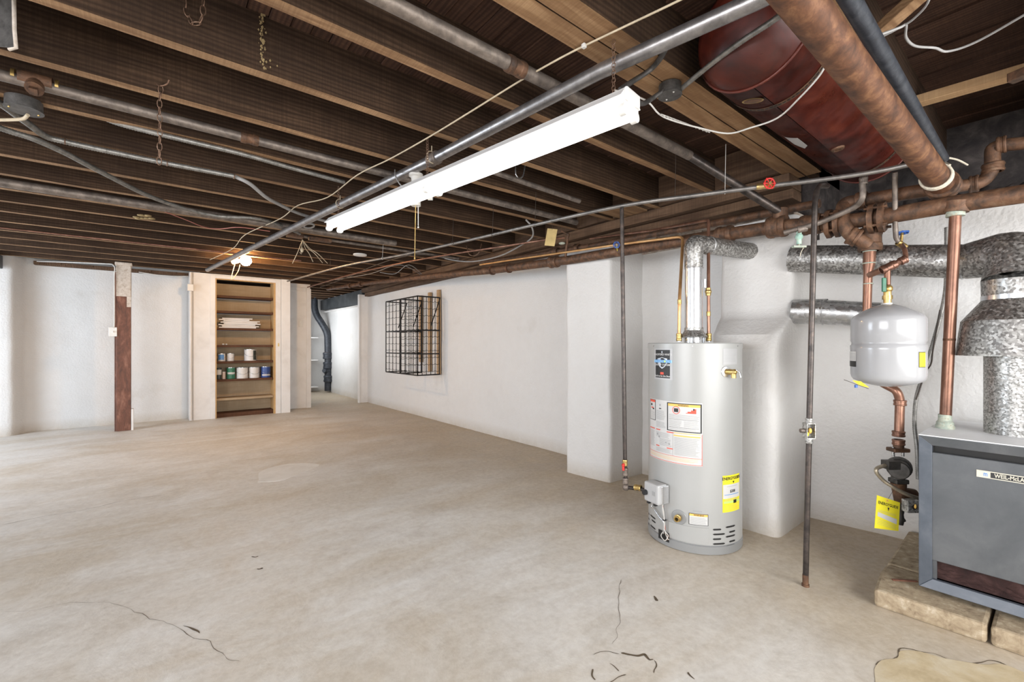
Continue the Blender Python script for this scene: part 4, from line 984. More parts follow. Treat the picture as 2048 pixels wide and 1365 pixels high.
o = MB(WIREG).tube(spline([sp - Vector((0, 0, .12)), az(803, 372, 2.24), az(791, 352, 2.33), az(790, 340, 2.42)]), .004, 6).build('cord'); tag(o, 'short grey cord curling left of the pull chain socket', 'cord')

# ---- bare bulb
bl = ay(486, 522, 6.95)
bb = thing('light_bulb', 'lit bare warm bulb hanging below joists before the closet', 'light bulb', bl)
MB(BULB).lathe(bl + RT * .035, -RT, [(0, -.072), (.036, -.062), (.060, -.034), (.068, 0), (.060, .034), (.034, .06), (.018, .075)], 24).build('glass', bb)
MB(PORC).lathe(bl - RT * .045, -RT, [(.018, 0), (.022, 0), (.03, .02), (.045, .07), (.05, .09), (0, .09)], 20).build('socket', bb)
MB(PORC).cyl(bl - RT * .10, Vector((bl.x - .08, bl.y, ZJ)), .012, 10).build('stem', bb)
MB(WIRET).tube(spline([bl - RT * .1, ay(462, 560, 6.95), ay(475, 545, 6.95), ay(480, 530, 6.95)]), .005, 6).build('cord', bb)

# ---- grey water pipe
GZ = 2.17
gpts = [az(575, 563, 2.30), az(688, 532, 2.27), az(800, 511, 2.24), az(940, 480, 2.21), az(1068, 450, 2.19), az(1243, 412, 2.175), az(1400, 390, 2.165), az(1520, 374, 2.16), az(1640, 360, 2.155), az(1760, 342, 2.15), az(1850, 322, 2.15)]
gpp = thing('water_pipe', 'thin grey pipe running below joists with a red wheel valve', 'pipe', gpts[5])
MB(GRAYP).tube(spline(gpts, 4), .0125, 14).build('pipe', gpp)
w0 = az(1531, 372, 2.16); tdir = (gpts[7] - gpts[8]).normalized(); sdir = Vector((-FW.x, -FW.y, 0))
wheel(gpp, 'red_wheel', w0 - FW * .04, FW, .028, REDW)
mb = MB(BRASS); coupling(mb, w0, tdir, .014, .09); mb.cyl(w0, w0 - FW * .04, .006, 8); mb.build('valve_body', gpp)
for (x, y, z) in ((905, 486, 2.215), (660, 538, 2.275), (1070, 450, 2.19), (985, 470, 2.2), (1350, 397, 2.17), (1450, 383, 2.165), (765, 517, 2.245)):
    c = az(x, y, z); MB(WIREW if x in (1450, 765) else WIREK).torus(c, tdir, .015, .0022, 14, 5).tube([c + Vector((0, 0, .012)), c + Vector((.01, 0, ZJ - z))], .0016, 5).build('hanger_wire', gpp)
# copper line roughly parallel behind it
o = MB(COPPER).tube(spline([az(615, 575, 2.33), az(700, 550, 2.33), az(800, 527, 2.31), az(900, 509, 2.29), az(1000, 494, 2.27), az(1090, 480, 2.26), az(1130, 476, 2.26)], 4), .011, 12).build('copper_pipe'); tag(o, 'long thin copper pipe running just below the grey water pipe', 'pipe')
o = MB(WIREG).tube(spline([az(1052, 440, 2.38), az(1064, 455, 2.33), az(1064, 475, 2.28), az(1040, 492, 2.27), az(1000, 512, 2.25), az(950, 523, 2.26), az(915, 522, 2.30), az(880, 515, 2.36)]), .0075, 8).build('cable'); tag(o, 'grey cable looping below the thin grey pipe near card tag', 'cable')
tg = thing('card_tag', 'tan card tag hanging from a wire under the thin grey pipe', 'tag', ay(1102, 490, 2.95))
a_, b_, c_, d_ = (ad(x, y, dep(tg.location)) for x, y in ((1095, 457), (1115, 459), (1109, 493), (1089, 491)))
MB(CARD).prism([a_, b_, c_, d_], FW * .002).build('card', tg); MB(WIREK).tube([ad(1104, 461, dep(a_)), ad(1105, 445, dep(a_))], .0012, 5).build('tie', tg)

# ---- rusty heating mains on the right wall
M1 = [az(655, 578, 2.40), az(740, 566, 2.38), ax(860, 553, 3.06), ax(985, 541, 3.10), ax(1140, 520, 3.11), ax(1380, 480, 3.12), ax(1560, 453, 3.12), ax(1668, 447, 3.12), ax(1755, 436, 3.12), ax(1900, 410, 3.12), ax(2048, 388, 3.12), ax(2300, 350, 3.12), Vector((3.12, -2.45, 1.97))]
m1 = thing('heating_main', 'large rusty iron heating main running along top of right wall', 'pipe', M1[4])
MB(RUST).tube(M1, [.034, .034, .040] + [.043] * 10, 20).build('pipe', m1)
mdir = (M1[3] - M1[5]).normalized()
for (x, y, r) in ((1107, 524, .046), (1450, 469, .046), (1555, 453, .055), (700, 572, .04), (722, 569, .04), (1622, 449, .048)):
    p = min((a.lerp(b, t / 40) for a, b in zip(M1, M1[1:]) for t in range(41)), key=lambda q: (ray(x, y).normalized().cross(q - EY)).length)
    mb = MB(RUST); coupling(mb, p, mdir, r, .11, 20); mb.build('coupling', m1)
for (x, y) in ((984, 541), (1018, 536), (1668, 447), (1755, 436)):
    p = min((a.lerp(b, t / 40) for a, b in zip(M1, M1[1:]) for t in range(41)), key=lambda q: (ray(x, y).normalized().cross(q - EY)).length)
    big = x > 1500
    mb = MB(RUSTO if not big else RUST)
    for k in (-1, 1) if big else (0,): mb.cyl(p + mdir * (k * .022 - .012), p + mdir * (k * .022 + .012), .085 if big else .055, 20 if not big else 8)
    if big:
        for k in range(4):
            a = math.pi / 4 + k * math.pi / 2; o_ = Vector((math.cos(a), 0, math.sin(a))) * .068; mb.cyl(p + o_ - mdir * .05, p + o_ + mdir * .05, .008, 6)
    mb.build('flange' if big else 'clamp', m1)
# tees and small drops on the main
tp = ax(1560, 453, 3.12); MB(RUST).cyl(tp, tp + Vector((0, 0, .11)), .045, 18).build('tee_neck', m1)
# second, higher main behind it
M2 = [ax(960, 525, 3.27), ax(1060, 512, 3.27), ax(1180, 493, 3.27), ax(1400, 452, 3.27), ax(1640, 407, 3.28), ax(1700, 405, 3.45)]
m2 = thing('return_main', 'dark return pipe running behind and above the rusty main', 'pipe', M2[2])
MB(RUST).tube(M2[:5], .027, 16).build('pipe', m2)
mb = MB(RUST); coupling(mb, ax(1110, 504, 3.27), mdir, .036, .1); mb.build('coupling', m2); mb = MB(RUST); coupling(mb, ax(1155, 497, 3.27), mdir, .036, .06); mb.build('coupling', m2)
bv = ax(1232, 491, 3.0); blv = thing('valve', 'blue wheel valve on the copper line beside the gas drop pipe', 'valve', bv)
wheel(blv, 'wheel', bv - FW * .02, FW, .024, BLUW); MB(BRASS).cyl(bv - FW * .02, bv + FW * .05, .008, 8).build('stem', blv); MB(YEL).tube([bv - FW * .02, bv - FW * .02 + Vector((.01, 0, -.05))], .002, 5).build('yellow_tie', blv)
# drop tee with white verdigris valve near tag
q0, q1 = ax(1136, 470, 3.02), ax(1131, 513, 3.06)
o = MB(RUST).tube([q0, q1], .012, 10).ball(q0, .018, 8).tube([q0, ax(1122, 462, 2.95)], .010, 8).build('valve_drop'); tag(o, 'short rusty pipe drop right of the card tag', 'pipe')
o = MB(CORRODE).ball(ax(1124, 487, 2.98), .026, 10, (1.2, 1.2, .5)).build('corroded_valve'); tag(o, 'white crusted valve knob between card tag and rusty drop', 'valve')
o = MB(CHAINM).tube(spline([az(933, 492, 2.42), az(938, 508, 2.30), az(948, 512, 2.28), az(958, 505, 2.31), az(963, 488, 2.42)]), .006, 6).build('strap_chain'); tag(o, 'rusty chain sling carrying the thin copper pipe', 'chain')

# ---- pipes lying along the joist bays
def bay_pipe(y, z0, z1, x0, x1, r, mat, label, extra=()):
    t = thing('joist_bay_pipe', label, 'pipe', ((x0 + x1) / 2, y, z0)); d = Vector((x1 - x0, 0, z1 - z0)).normalized()
    MB(mat).tube([(x0, y, z0), (x1, y, z1)], r, 16).build('pipe', t)
    for x in extra:
        mb = MB(RUST); coupling(mb, (x, y, z0 + (z1 - z0) * (x - x0) / (x1 - x0)), d, r, .09, 18); mb.build('coupling', t)
    return t
bpA = bay_pipe(2.98, 2.47, 2.44, -3.9, 3.2, .025, OLDIRON, 'dusty iron pipe lying between joists beside the long hanging chain', (.43,))
tc_ = ay(70, 176, 2.96); mb = MB(RUST); mb.cyl((tc_.x - .055, 2.98, 2.47), (tc_.x + .055, 2.98, 2.47), .034, 18); mb.cyl((tc_.x, 2.98, 2.46), (tc_.x, 2.94, 2.415), .032, 18); mb.obox((tc_.x, 2.93, 2.402), (1, 0, 0), (0, .7, -.7), (0, .7, .7), .014, .014, .012); mb.build('plugged_tee', bpA)
for s_ in (-.07, .07): MB(BRASS).cyl((tc_.x + s_ - .006, 2.98, 2.47), (tc_.x + s_ + .006, 2.98, 2.47), .0285, 16).build('yellowed_joint', bpA)
bpB = bay_pipe(1.468, 2.455, 2.43, -3.9, 2.6, .028, OLDIRON, 'dusty iron pipe with coupling crossing above the steel pipe', (az(1020, 140, 2.44).x,))
e1 = Vector((2.6, 1.468, 2.43)); e2 = ax(1566, 428, 3.12)
MB(BLKPIPE).tube(roundp([e1, e2, tp + Vector((0, 0, .1))], .04), .026, 16).build('descending_pipe', bpB)
bay_pipe(2.50, 2.46, 2.43, 1.75, 2.72, .018, OLDIRON, 'thin iron pipe in the bay above the gas drop pipe')
st = ay(1042, 350, 2.5); o = MB(GALVP).tube(spline([st + Vector((-.05, 0, .1)), st + Vector((-.05, 0, .0)), st + Vector((-.02, 0, -.03)), st + Vector((.02, 0, 0)), st + Vector((.04, 0, .08))]), .006, 4).build('perforated_strap'); tag(o, 'shiny perforated hanger strap below the strip light middle', 'strap')
bay_pipe(4.92, 2.46, 2.44, -3.9, 2.2, .035, OLDIRON, 'thick brown pipe between joists at the left, behind the loose armored cable')
bay_pipe(6.72, 2.43, 2.43, -3.9, 1.6, .010, COPPER, 'thin reddish pipe crossing under far joists at the left')
bay_pipe(5.3, 2.455, 2.455, 1.2, 3.3, .018, OLDIRON, 'thin iron pipe between far joists right of the strip light')

# ---- red compression tank in the bay
TC = Vector((1.77, .80, 2.53)); TR = .225; TLn = 1.95
ct = thing('compression_tank', 'large red painted steel tank slung between joists above the pipes', 'tank', TC + Vector((1, 0, -TR)))
prof = [(0, -.02), (.08, -.015), (.14, .01), (.19, .055), (.215, .10), (.222, .14), (.225, .15), (.225, .15), (.225, TLn - .15), (.222, TLn - .14), (.215, TLn - .10), (.19, TLn - .055), (.14, TLn - .01), (0, TLn + .02)]
mb = MB(REDTANK); 
c = TC; vsall = []; seg = 480
for i, (r, h) in enumerate(prof):
    vsall += [c + Vector((h, math.cos(2 * math.pi * k / seg) * r, math.sin(2 * math.pi * k / seg) * r)) for k in range(seg)]
mb.add(vsall, [(i * seg + k, i * seg + (k + 1) % seg, (i + 1) * seg + (k + 1) % seg, (i + 1) * seg + k) for i in range(len(prof) - 1) for k in range(seg)], True)
shl = mb.build('shell', ct)
for at_, v_ in (('shadow_terminator_geometry_offset', .3), ('shadow_terminator_normal_offset', .01), ('shadow_terminator_shading_offset', .2)):
    for ob_ in (shl, getattr(shl, 'cycles', None)):
        if ob_ is not None and hasattr(ob_, at_): setattr(ob_, at_, v_)
MB(REDTANK).torus(TC + Vector((.14, 0, 0)), (1, 0, 0), TR, .006, 48, 6).build('seam', ct)
MB(REDTANK).torus(TC + Vector((TLn - .14, 0, 0)), (1, 0, 0), TR, .006, 48, 6).build('seam', ct)
for x in (.36, 1.62):
    mb = MB(RUST); n = 80; vs = []
    for i in range(n + 1):
        a = math.pi * (1 + i / n); 
        vs += [TC + Vector((x + s_ * .014, math.cos(a) * (TR + .003), math.sin(a) * (TR + .003))) for s_ in (-1, 1)]
    mb.add(vs, [(2 * i, 2 * i + 1, 2 * i + 3, 2 * i + 2) for i in range(n)], True)
    mb.use(BLACK)
    for i in range(2, n - 1, 2):
        a = math.pi * (1 + i / n); p = TC + Vector((x, math.cos(a) * (TR + .0045), math.sin(a) * (TR + .0045))); tn = Vector((0, -math.sin(a), math.cos(a)))
        mb.obox(p, (1, 0, 0), tn, Vector((0, math.cos(a), math.sin(a))), .003, .006, .0006)
    mb.build('perforated_strap', ct)
# oval maker's plate
a = R(283); on = Vector((0, math.cos(a), math.sin(a))); tn = Vector((0, -math.sin(a), math.cos(a))); pc = TC + Vector((.255, 0, 0)) + on * (TR + .001)
mb = MB(BRASS).add([pc + Vector((1, 0, 0)) * (math.cos(2 * math.pi * k / 24) * .028) + tn * (math.sin(2 * math.pi * k / 24) * .045) for k in range(24)], [tuple(range(24))])
mb.use(RUST).add([pc + on * .001 + Vector((1, 0, 0)) * (math.cos(2 * math.pi * k / 24) * .022) + tn * (math.sin(2 * math.pi * k / 24) * .038) for k in range(24)], [tuple(range(24))])
mb.build('maker_plate', ct)
a = R(262); on = Vector((0, math.cos(a), math.sin(a))); pb = TC + Vector((1.10, 0, 0)) + on * TR
MB(RUST).lathe(pb, on, [(.032, -.002), (.028, .006), (.018, .008), (.012, .004), (0, .004)], 16).build('bung', ct)
a = R(225 + 75); 
mb = MB(PAPERS); vs = []
for i in range(7):
    a = R(262 + i * 3.2 - 40 + 38 * 0); 
    for s_ in (0, 1): vs.append(TC + Vector((.80 + s_ * (.20 - abs(i - 3) * .02), math.cos(R(120) * 0 + R(300 - 30) + (i - 3) * .05 + .42) * (TR + .0015), math.sin(R(270) + (i - 3) * .05 + .42) * (TR + .0015))))
mb.add(vs, [(2 * i, 2 * i + 1, 2 * i + 3, 2 * i + 2) for i in range(6)], True); mb.build('paper_label', ct)
o = MB(WIREW).tube(spline([az(1228, 180, 2.40), az(1290, 200, 2.38), az(1318, 228, 2.34), az(1345, 241, 2.32), az(1395, 255, 2.31), az(1455, 267, 2.29), az(1500, 256, 2.285), az(1555, 236, 2.285), az(1600, 195, 2.29), az(1640, 150, 2.33), az(1655, 120, 2.37)]), .004, 6).build('cord'); tag(o, 'white twisted cord sagging below the red tank', 'cord')
mb = MB(WIREW)
for k in range(14):
    p = az(1322 + k * 7, 230 + k * 2.6, 2.325); mb.tube([p, p + Vector((.012, .01, .012)), p + Vector((.02, -.008, 0))], .003, 5)
mb.build('frayed_strands'); tag(bpy.data.objects['frayed_strands'], 'frayed white strands twisted round the cord below doubled joist', 'cord')

# ---- rust pipe and black pipe crossing under the near joists
rp = thing('steam_pipe', 'thick rust-brown iron pipe crossing in front of the red tank', 'pipe', (2.4, .49, 2.2))
r0, r1 = Vector((.35, .50, 2.285)), ax(1888, 375, 3.16)
MB(RUSTO).tube([r0 + (r0 - r1) * .7, r0, r1], .052, 28).build('pipe', rp)
mb = MB(RUST); coupling(mb, r1 + (r0 - r1).normalized() * .03, r1 - r0, .055, .07, 24); mb.build('collar', rp)
MB(RUST).tube([ax(1700, 405, 3.16), ax(1780, 392, 3.16), ax(1870, 378, 3.17)], .036, 18).build('branch', rp)
MB(RUST).tube(roundp([ax(1720, 402, 3.15), ax(1687, 406, 3.14), ax(1684, 440, 3.08), ax(1697, 468, 3.08), ax(1737, 491, 3.14)], .10), .036, 18).build('elbow', rp)
for x, y, dd in ((1723, 402, mdir), (1708, 474, Vector((.1, -.3, -.2)))): mb = MB(RUST); coupling(mb, ax(x, y, 3.15 if y < 450 else 3.09), dd, .040, .05, 18); mb.build('coupling', rp)
bk = thing('black_pipe', 'black painted pipe running right beside the thick rust-brown pipe', 'pipe', (2.4, .42, 2.3))
MB(BLKPAINT).tube([Vector((-1.5, .405, 2.40)), Vector((.4, .405, 2.33)), ax(1885, 318, 3.20)], .026, 18).build('pipe', bk)
mb = MB(ROPE); cr = r0.lerp(r1, .935)
for k in range(3): mb.torus(cr + (r1 - r0).normalized() * (k * .010), r1 - r0 + Vector((0, .1 * k, 0)), .058, .006, 24, 6)
mb.tube(spline([cr + Vector((0, -.05, .04)), az(1885, 322, 2.24), az(1893, 316, 2.25), az(1915, 320, 2.25), az(1935, 330, 2.24)]), .005, 6)
mb.tube(spline([cr + Vector((0, -.055, -.02)), az(1880, 352, 2.17), az(1888, 335, 2.2), az(1880, 318, 2.27)]), .005, 6)
mb.build('rope_tie'); tag(bpy.data.objects['rope_tie'], 'off-white rope knotted round the end of rust-brown pipe', 'rope')
o = MB(WIREG).tube(spline([az(1760, 70, 2.42), az(1800, 55, 2.44), az(1812, 50, 2.46), az(1812, 75, 2.46), az(1830, 92, 2.46), az(1870, 96, 2.46), az(1895, 103, 2.46), az(1950, 85, 2.46), az(2048, 30, 2.46), az(2300, -120, 2.46), az(2700, -300, 2.46)]), .005, 6).build('cable'); tag(o, 'loose grey cable drooping below dark boards at the upper right', 'cable')
o = MB(WIREG).tube(spline([az(1735, 88, 2.44), az(1800, 55, 2.45), az(1830, 35, 2.45), az(1858, 0, 2.45), az(1860, -60, 2.45)]), .004, 6).build('cable'); tag(o, 'thin grey cable climbing past the diagonal bridging board', 'cable')

# ---- elbow pipes at upper right
er = thing('elbow_pipe', 'brown iron pipe with two elbows in the upper right corner', 'pipe', ax(1990, 340, 3.75))
MB(RUST).tube(roundp([ax(1900, 375, 3.62), ax(1965, 366, 3.70), ax(1985, 340, 3.72), ax(1985, 295, 3.72), ax(2010, 290, 3.72), ax(2100, 282, 3.72), ax(2700, 190, 3.72)], .10), .034, 18).build('pipe', er)
mb = MB(RUST); coupling(mb, ax(1986, 336, 3.72), (0, 0, 1), .038, .05); coupling(mb, ax(2003, 290, 3.72), (0, 1, 0), .038, .04); coupling(mb, ax(1948, 368, 3.68), (0, 1, 0), .038, .04); mb.build('elbow', er)

# ---- branch pipes under the grey pipe
d1 = az(1725, 355, 2.15)
br = thing('branch_pipe', 'brown iron branch pipe dropping from grey pipe and running left', 'pipe', d1)
D2 = dep(d1)
MB(OLDIRON).tube(roundp([d1, ad(1726, 398, D2), ad(1712, 414, D2 + .06), ad(1640, 446, D2 + .2), ad(1568, 466, D2 + .32)], .05), .015, 14).build('pipe', br)
mb = MB(OLDIRON); coupling(mb, ad(1727, 362, D2), (0, 0, 1), .016, .04); coupling(mb, ad(1604, 458, D2 + .26), Vector((-.3, .5, -.1)), .017, .05); mb.build('fitting', br)
gv_ = ad(1598, 474, D2 + .28)
cv = thing('hose_valve', 'verdigris green valve with tied handle left of standpipe top', 'valve', gv_)
MB(VERDI).cyl(gv_ + Vector((0, 0, .03)), gv_ - Vector((0, 0, .045)), .014, 12).ball(gv_, .022, 10).build('body', cv)
MB(CORRODE).obox(gv_ - Vector((0, 0, .06)), RT, FW, (0, 0, 1), .038, .012, .005).cyl(gv_ - Vector((0, 0, .06)), gv_ - Vector((0, 0, .04)), .006, 8).build('handle', cv)
MB(ROPE).tube(spline([gv_ - Vector((0, 0, .06)), ad(1607, 494, D2 + .28), ad(1602, 505, D2 + .28), ad(1600, 513, D2 + .28)]), .0022, 5).build('string', cv)
d2 = az(1790, 345, 2.15); D3 = dep(d2)
b2 = thing('branch_pipe', 'dark thin pipe dropping to the blue wheel valve above white tank', 'pipe', ad(1794, 460, D3 + .1))
MB(OLDIRON).tube(roundp([d2, ad(1790, 440, D3 + .08), ad(1792, 478, D3 + .1), ad(1802, 488, D3 + .1)], .05), .012, 12).build('pipe', b2)
W2 = ad(1804, 470, D3 + .1); wheel(b2, 'blue_wheel', W2 + Vector((0, 0, .01)), (.1, .1, 1), .026, BLUW); MB(BRASS).cyl(W2, ad(1801, 492, D3 + .1), .007, 8).build('valve_stem', b2)
mb = MB(BRASS); coupling(mb, ad(1803, 490, D3 + .1), Vector((RT.x, RT.y, -.7)), .013, .05); mb.build('valve_body', b2)

# ---- expansion tank and its copper
XC = Vector((2.955, .577, 0)); XRr = .1535
D4 = dep(XC)
rz = ax(1740, 470, 3.17); D5 = dep(rz)
ri = thing('copper_riser', 'aged copper riser with heavy iron tee passing behind white tank', 'pipe', rz)
MB(RUST).tube([ad(1741, 432, D5), ad(1740, 470, D5)], .036, 16).build('iron_neck', ri)
mb = MB(RUST); coupling(mb, ad(1740, 480, D5), (0, 0, 1), .045, .13, 18); mb.build('iron_tee', ri)
MB(COPPER).tube([ad(1739.5, 503, D5), ad(1738, 528, D5), ad(1736, 545, D5), ad(1734, 620, D5), ad(1733, 690, D5)], [.030, .030, .022, .021, .021], 16).build('pipe', ri)
for y in (503, 527, 568): MB(CORRODE).torus(ad(1739 - (y - 503) * .04, y, D5), (0, 0, 1), .029 if y < 540 else .022, .004, 18, 6).build('solder_ring', ri)
MB(COPPER).tube(roundp([ad(1733, 690, D5), ad(1733, 740, D5), ad(1760, 765, D5 - .05), ad(1794, 782, D5 - .12), ad(1800, 800, D5 - .12), ad(1798, 868, D5 - .12)], .06), .0215, 16).build('lower_pipe', ri)
for y, xx in ((806, 1800), (868, 1797), (885, 1797)): mb = MB(COPPER); coupling(mb, ad(xx, y, D5 - .12), (0, 0, 1), .023, .03); mb.build('coupling', ri)
# small copper to tank
t0 = ad(1740, 550, D5 - .03); tt = ad(1777, 535, D4); t1 = ad(1806, 521, D4 - .02)
cs = thing('copper_branch', 'copper branch with tee feeding the white expansion tank', 'pipe', tt)
MB(COPPER).tube([t0, tt, t1], .0165, 14).build('pipe', cs)
MB(COPPER).tube(roundp([t1, ad(1812, 518, D4), ad(1810, 500, D4 + .02), ad(1803, 489, D3 + .1)], .03), .011, 12).build('riser', cs)
mb = MB(COPPER); coupling(mb, t1, t1 - tt, .017, .03); coupling(mb, tt, t1 - tt, .018, .07); mb.build('tee', cs)
tx = Vector((XC.x, XC.y, 0)); zt_ = 1.465
MB(BRASS).cyl((tx.x, tx.y, 1.46), (tx.x, tx.y, 1.55), .017, 12).ball((tx.x, tx.y, 1.54), .024, 10).cyl((tx.x, tx.y, 1.485), (tx.x, tx.y, 1.505), .022, 6).build('valve_body', cs)
MB(COPPER).cyl((tx.x, tx.y, 1.56), (tx.x, tx.y, tt.z), .014, 12).build('drop', cs)
gh = ad(1768, 570, D4 - .02); MB(GRNH).obox(gh, RT, (0, 0, 1), FW, .010, .036, .005).build('green_lever', cs, bevel=.003)
et = thing('expansion_tank', 'white enamel expansion tank hanging before the right wall', 'tank', (XC.x, XC.y, 1.02))
pr = [(0.0000, 1.4578), (0.0286, 1.4578), (0.0667, 1.4454), (0.1144, 1.4196), (0.1429, 1.3977), (0.1515, 1.3853), (XRr, 1.3691), (XRr, 1.2710), (0.1487, 1.2614), (0.1506, 1.2519), (XRr + .001, 1.2462), (XRr + .001, 1.2262), (XRr, 1.2166), (XRr, 1.0975), (0.1496, 1.0804), (0.1410, 1.0670), (0.1048, 1.0499), (0.0572, 1.0384), (0.0000, 1.0327)]
mb = MB(TANKW); vs = []; seg = 64
for r, z in pr: vs += [Vector((XC.x + math.cos(2 * math.pi * k / seg) * r, XC.y + math.sin(2 * math.pi * k / seg) * r, z)) for k in range(seg)]
mb.add(vs, [(i * seg + k, i * seg + (k + 1) % seg, (i + 1) * seg + (k + 1) % seg, (i + 1) * seg + k) for i in range(len(pr) - 1) for k in range(seg)], True)
mb.build('shell', et)
MB(WHITEPL).cyl((XC.x, XC.y, 1.455), (XC.x, XC.y, 1.466), .02, 14).build('collar', et)
mb = MB(PAPER); a0, a1 = unwrap(cang(1697.2, XC, XRr + .001)), unwrap(cang(1712, XC, XRr + .001)); cylpatch(mb, a0, a1, 1.165, 1.215, XRr + .0015, XC); mb.use(INKK); cylpatch(mb, a0, a1, 1.135, 1.165, XRr + .0015, XC)
mb.use(INKG)
for k in range(5): cylpatch(mb, a0 + .02, a1 - .03, 1.172 + k * .008, 1.174 + k * .008, XRr + .002, XC)
mb.build('white_label', et)
mb = MB(BLACK); a0, a1 = unwrap(cang(1838, XC, XRr + .001)), unwrap(cang(1850.5, XC, XRr + .001)); cylpatch(mb, a0, a1, 1.14, 1.215, XRr + .0013, XC); mb.use(YEL); cylpatch(mb, a0 + .01, a1, 1.143, 1.212, XRr + .0018, XC); mb.build('yellow_label', et)
v0 = ad(1712, 770, D4 - .05); mb = MB(YEL).prism([ad(1705, 762, D4 - .06), ad(1722, 764, D4 - .06), ad(1738, 776, D4 - .06), ad(1720, 772, D4 - .06)], Vector((0, 0, .002))); mb.build('valve_tag', et)
MB(BLUW).cyl(v0, v0 + Vector((0, 0, -.015)), .007, 8).build('valve_cap', et); MB(WIREK).tube([ad(1688, 760, D4 - .06), ad(1737, 778, D4 - .06)], .0015, 5).build('zip_tie', et)

# ---- circulator pump with tag
DP = D5 - .12
pm = thing('circulator_pump', 'dark iron circulator pump with tan flexible conduit left of boiler', 'pump', ad(1790, 1000, DP))
MB(RUST).tube([ad(1797, 888, DP), ad(1797, 898, DP)], .024, 14).build('nipple', pm)
fl1 = ad(1796, 900, DP); mb = MB(RUST).obox(fl1, RT, FW, (0, 0, 1), .042, .03, .010); mb.build('flange', pm, bevel=.004)
for s_ in (-1, 1): MB(GALVF).cyl(fl1 + RT * s_ * .026 - Vector((0, 0, .035)), fl1 + RT * s_ * .026 + Vector((0, 0, .015)), .007, 6).build('bolt', pm)
pc = ad(1798, 935, DP); ppd = (-FW * .75 - RT * .65).normalized()
MB(PUMPM).ball(pc, .052, 18, (1, 1, 1.05)).build('volute', pm)
MB(PUMPM).lathe(pc, ppd, [(.056, -.01), (.056, .02), (.056, .02), (.048, .024), (.047, .085), (.042, .092), (.042, .092), (.0, .095)], 24).build('motor', pm)
jb = pc + ppd * .07 - RT * .045 + Vector((0, 0, .028)); MB(PUMPM).obox(jb, RT, (0, 0, 1), FW, .032, .022, .026).build('terminal_box', pm, bevel=.003)
MB(PUMPM).tube([pc, ad(1795, 962, DP)], .03, 14).build('outlet', pm)
fl2 = ad(1797, 962, DP); MB(PUMPM).obox(fl2, RT, FW, (0, 0, 1), .034, .03, .012).build('flange', pm, bevel=.004)
tf = ad(1798, 985, DP); MB(RUST).tube([ad(1797, 966, DP), ad(1800, 1004, DP)], [.036, .026], 14).tube([tf, ad(1828, 990, DP)], .03, 14).build('iron_tee', pm)
MB(PUMPM).tube(spline([ad(1800, 1004, DP), ad(1802, 1025, DP), ad(1800, 1050, DP)]), [.018, .018, .018, .016, .016, .014, .014, .012, .014, .016, .016, .016, .014][:13], 10).build('drain_cock', pm)
MB(PUMPM).cyl(ad(1798, 1043, DP), ad(1808, 1040, DP), .012, 10).build('cock_handle', pm)
fx = [jb - RT * .02, ad(1752, 940, DP - .08), ad(1765, 960, DP - .08), ad(1790, 977, DP - .1), ad(1815, 990, DP - .1), ad(1842, 999, DP - .05)]
mb = MB(ARMORT); corrugated(mb, spline(fx, 8), .010, .010, 10); mb.build('flexible_conduit', pm)
jx = thing('junction_box', 'open metal junction box with orange wire beside the boiler', 'junction box', ad(1822, 1012, DP - .1))
jc = ad(1822, 1012, DP - .1); mb = MB(GALVF).obox(jc, RT, (0, 0, 1), FW, .033, .032, .02); mb.build('box', jx, bevel=.003)
MB(BLACK).lathe(jc - FW * .0205, -FW, [(.0, .001), (.014, .001)], 18).build('knockout', jx); MB(ORG).ball(jc - FW * .024 + Vector((.003, 0, .004)), .006, 8, (1, 1, 2)).build('orange_wire', jx)
# tag
eg = thing('energy_tag', 'yellow energy tag hanging from a string below the pump', 'tag', ad(1775, 1060, DP - .12))
Tq = DP - .12; A, B, C_, D_ = ad(1754, 991, Tq), ad(1800, 1006, Tq), ad(1797, 1063, Tq), ad(1749, 1057, Tq)
MB(YEL).prism([A, B, C_, D_], FW * .0012).build('card', eg)
def tagp(u, v): return A.lerp(B, u).lerp(D_.lerp(C_, u), v) - FW * .0012
mb = MB(INKK); vs, fs_ = text_mesh('ENERGYGUIDE', 1.0, True); mx = max(v.x for v in vs)
mb.add([tagp(.5 + v.x / mx * .43, .20 - v.y * .13) for v in vs], fs_)
mb.add([tagp(u, v) for u, v in ((.48, .28), (.56, .28), (.52, .40))], [(0, 1, 2)])
mb.use(PAPER).add([tagp(u, v) for u, v in ((.08, .49), (.90, .60), (.90, .78), (.08, .62))], [(0, 1, 2, 3)])
mb.use(INKG)
for k in range(3): mb.add([tagp(u, v) for u, v in ((.08, .42 + k * .028), (.85, .45 + k * .028), (.85, .455 + k * .028), (.08, .425 + k * .028))], [(0, 1, 2, 3)])
for k in range(4): mb.add([tagp(u, v) for u, v in ((.08, .70 + k * .05), (.88, .82 + k * .04), (.88, .826 + k * .04), (.08, .706 + k * .05))], [(0, 1, 2, 3)])
mb.build('print', eg)
MB(ORG).lathe(tagp(.44, .07) - FW * .0005, -FW, [(.003, .0005), (.007, .0005)], 14).build('eyelet', eg); MB(WIREK).tube([tagp(.44, .07), ad(1790, 975, DP - .06)], .0009, 4).build('string', eg)

# ---- boiler on its base
BX, BY, BZ0, BZ1 = 2.83, .437, .105, .825
bo = thing('boiler', 'grey steel cabinet boiler on a concrete block base at the right', 'boiler', (BX + .3, BY - .45, BZ0))
YR = -.62; XBk = 3.52
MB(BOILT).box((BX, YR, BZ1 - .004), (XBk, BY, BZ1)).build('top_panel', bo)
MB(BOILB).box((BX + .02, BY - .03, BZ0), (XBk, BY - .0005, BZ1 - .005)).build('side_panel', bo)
MB(BOILB).box((BX + .02, YR, BZ0), (XBk, YR + .03, BZ1 - .005)).build('side_panel', bo)
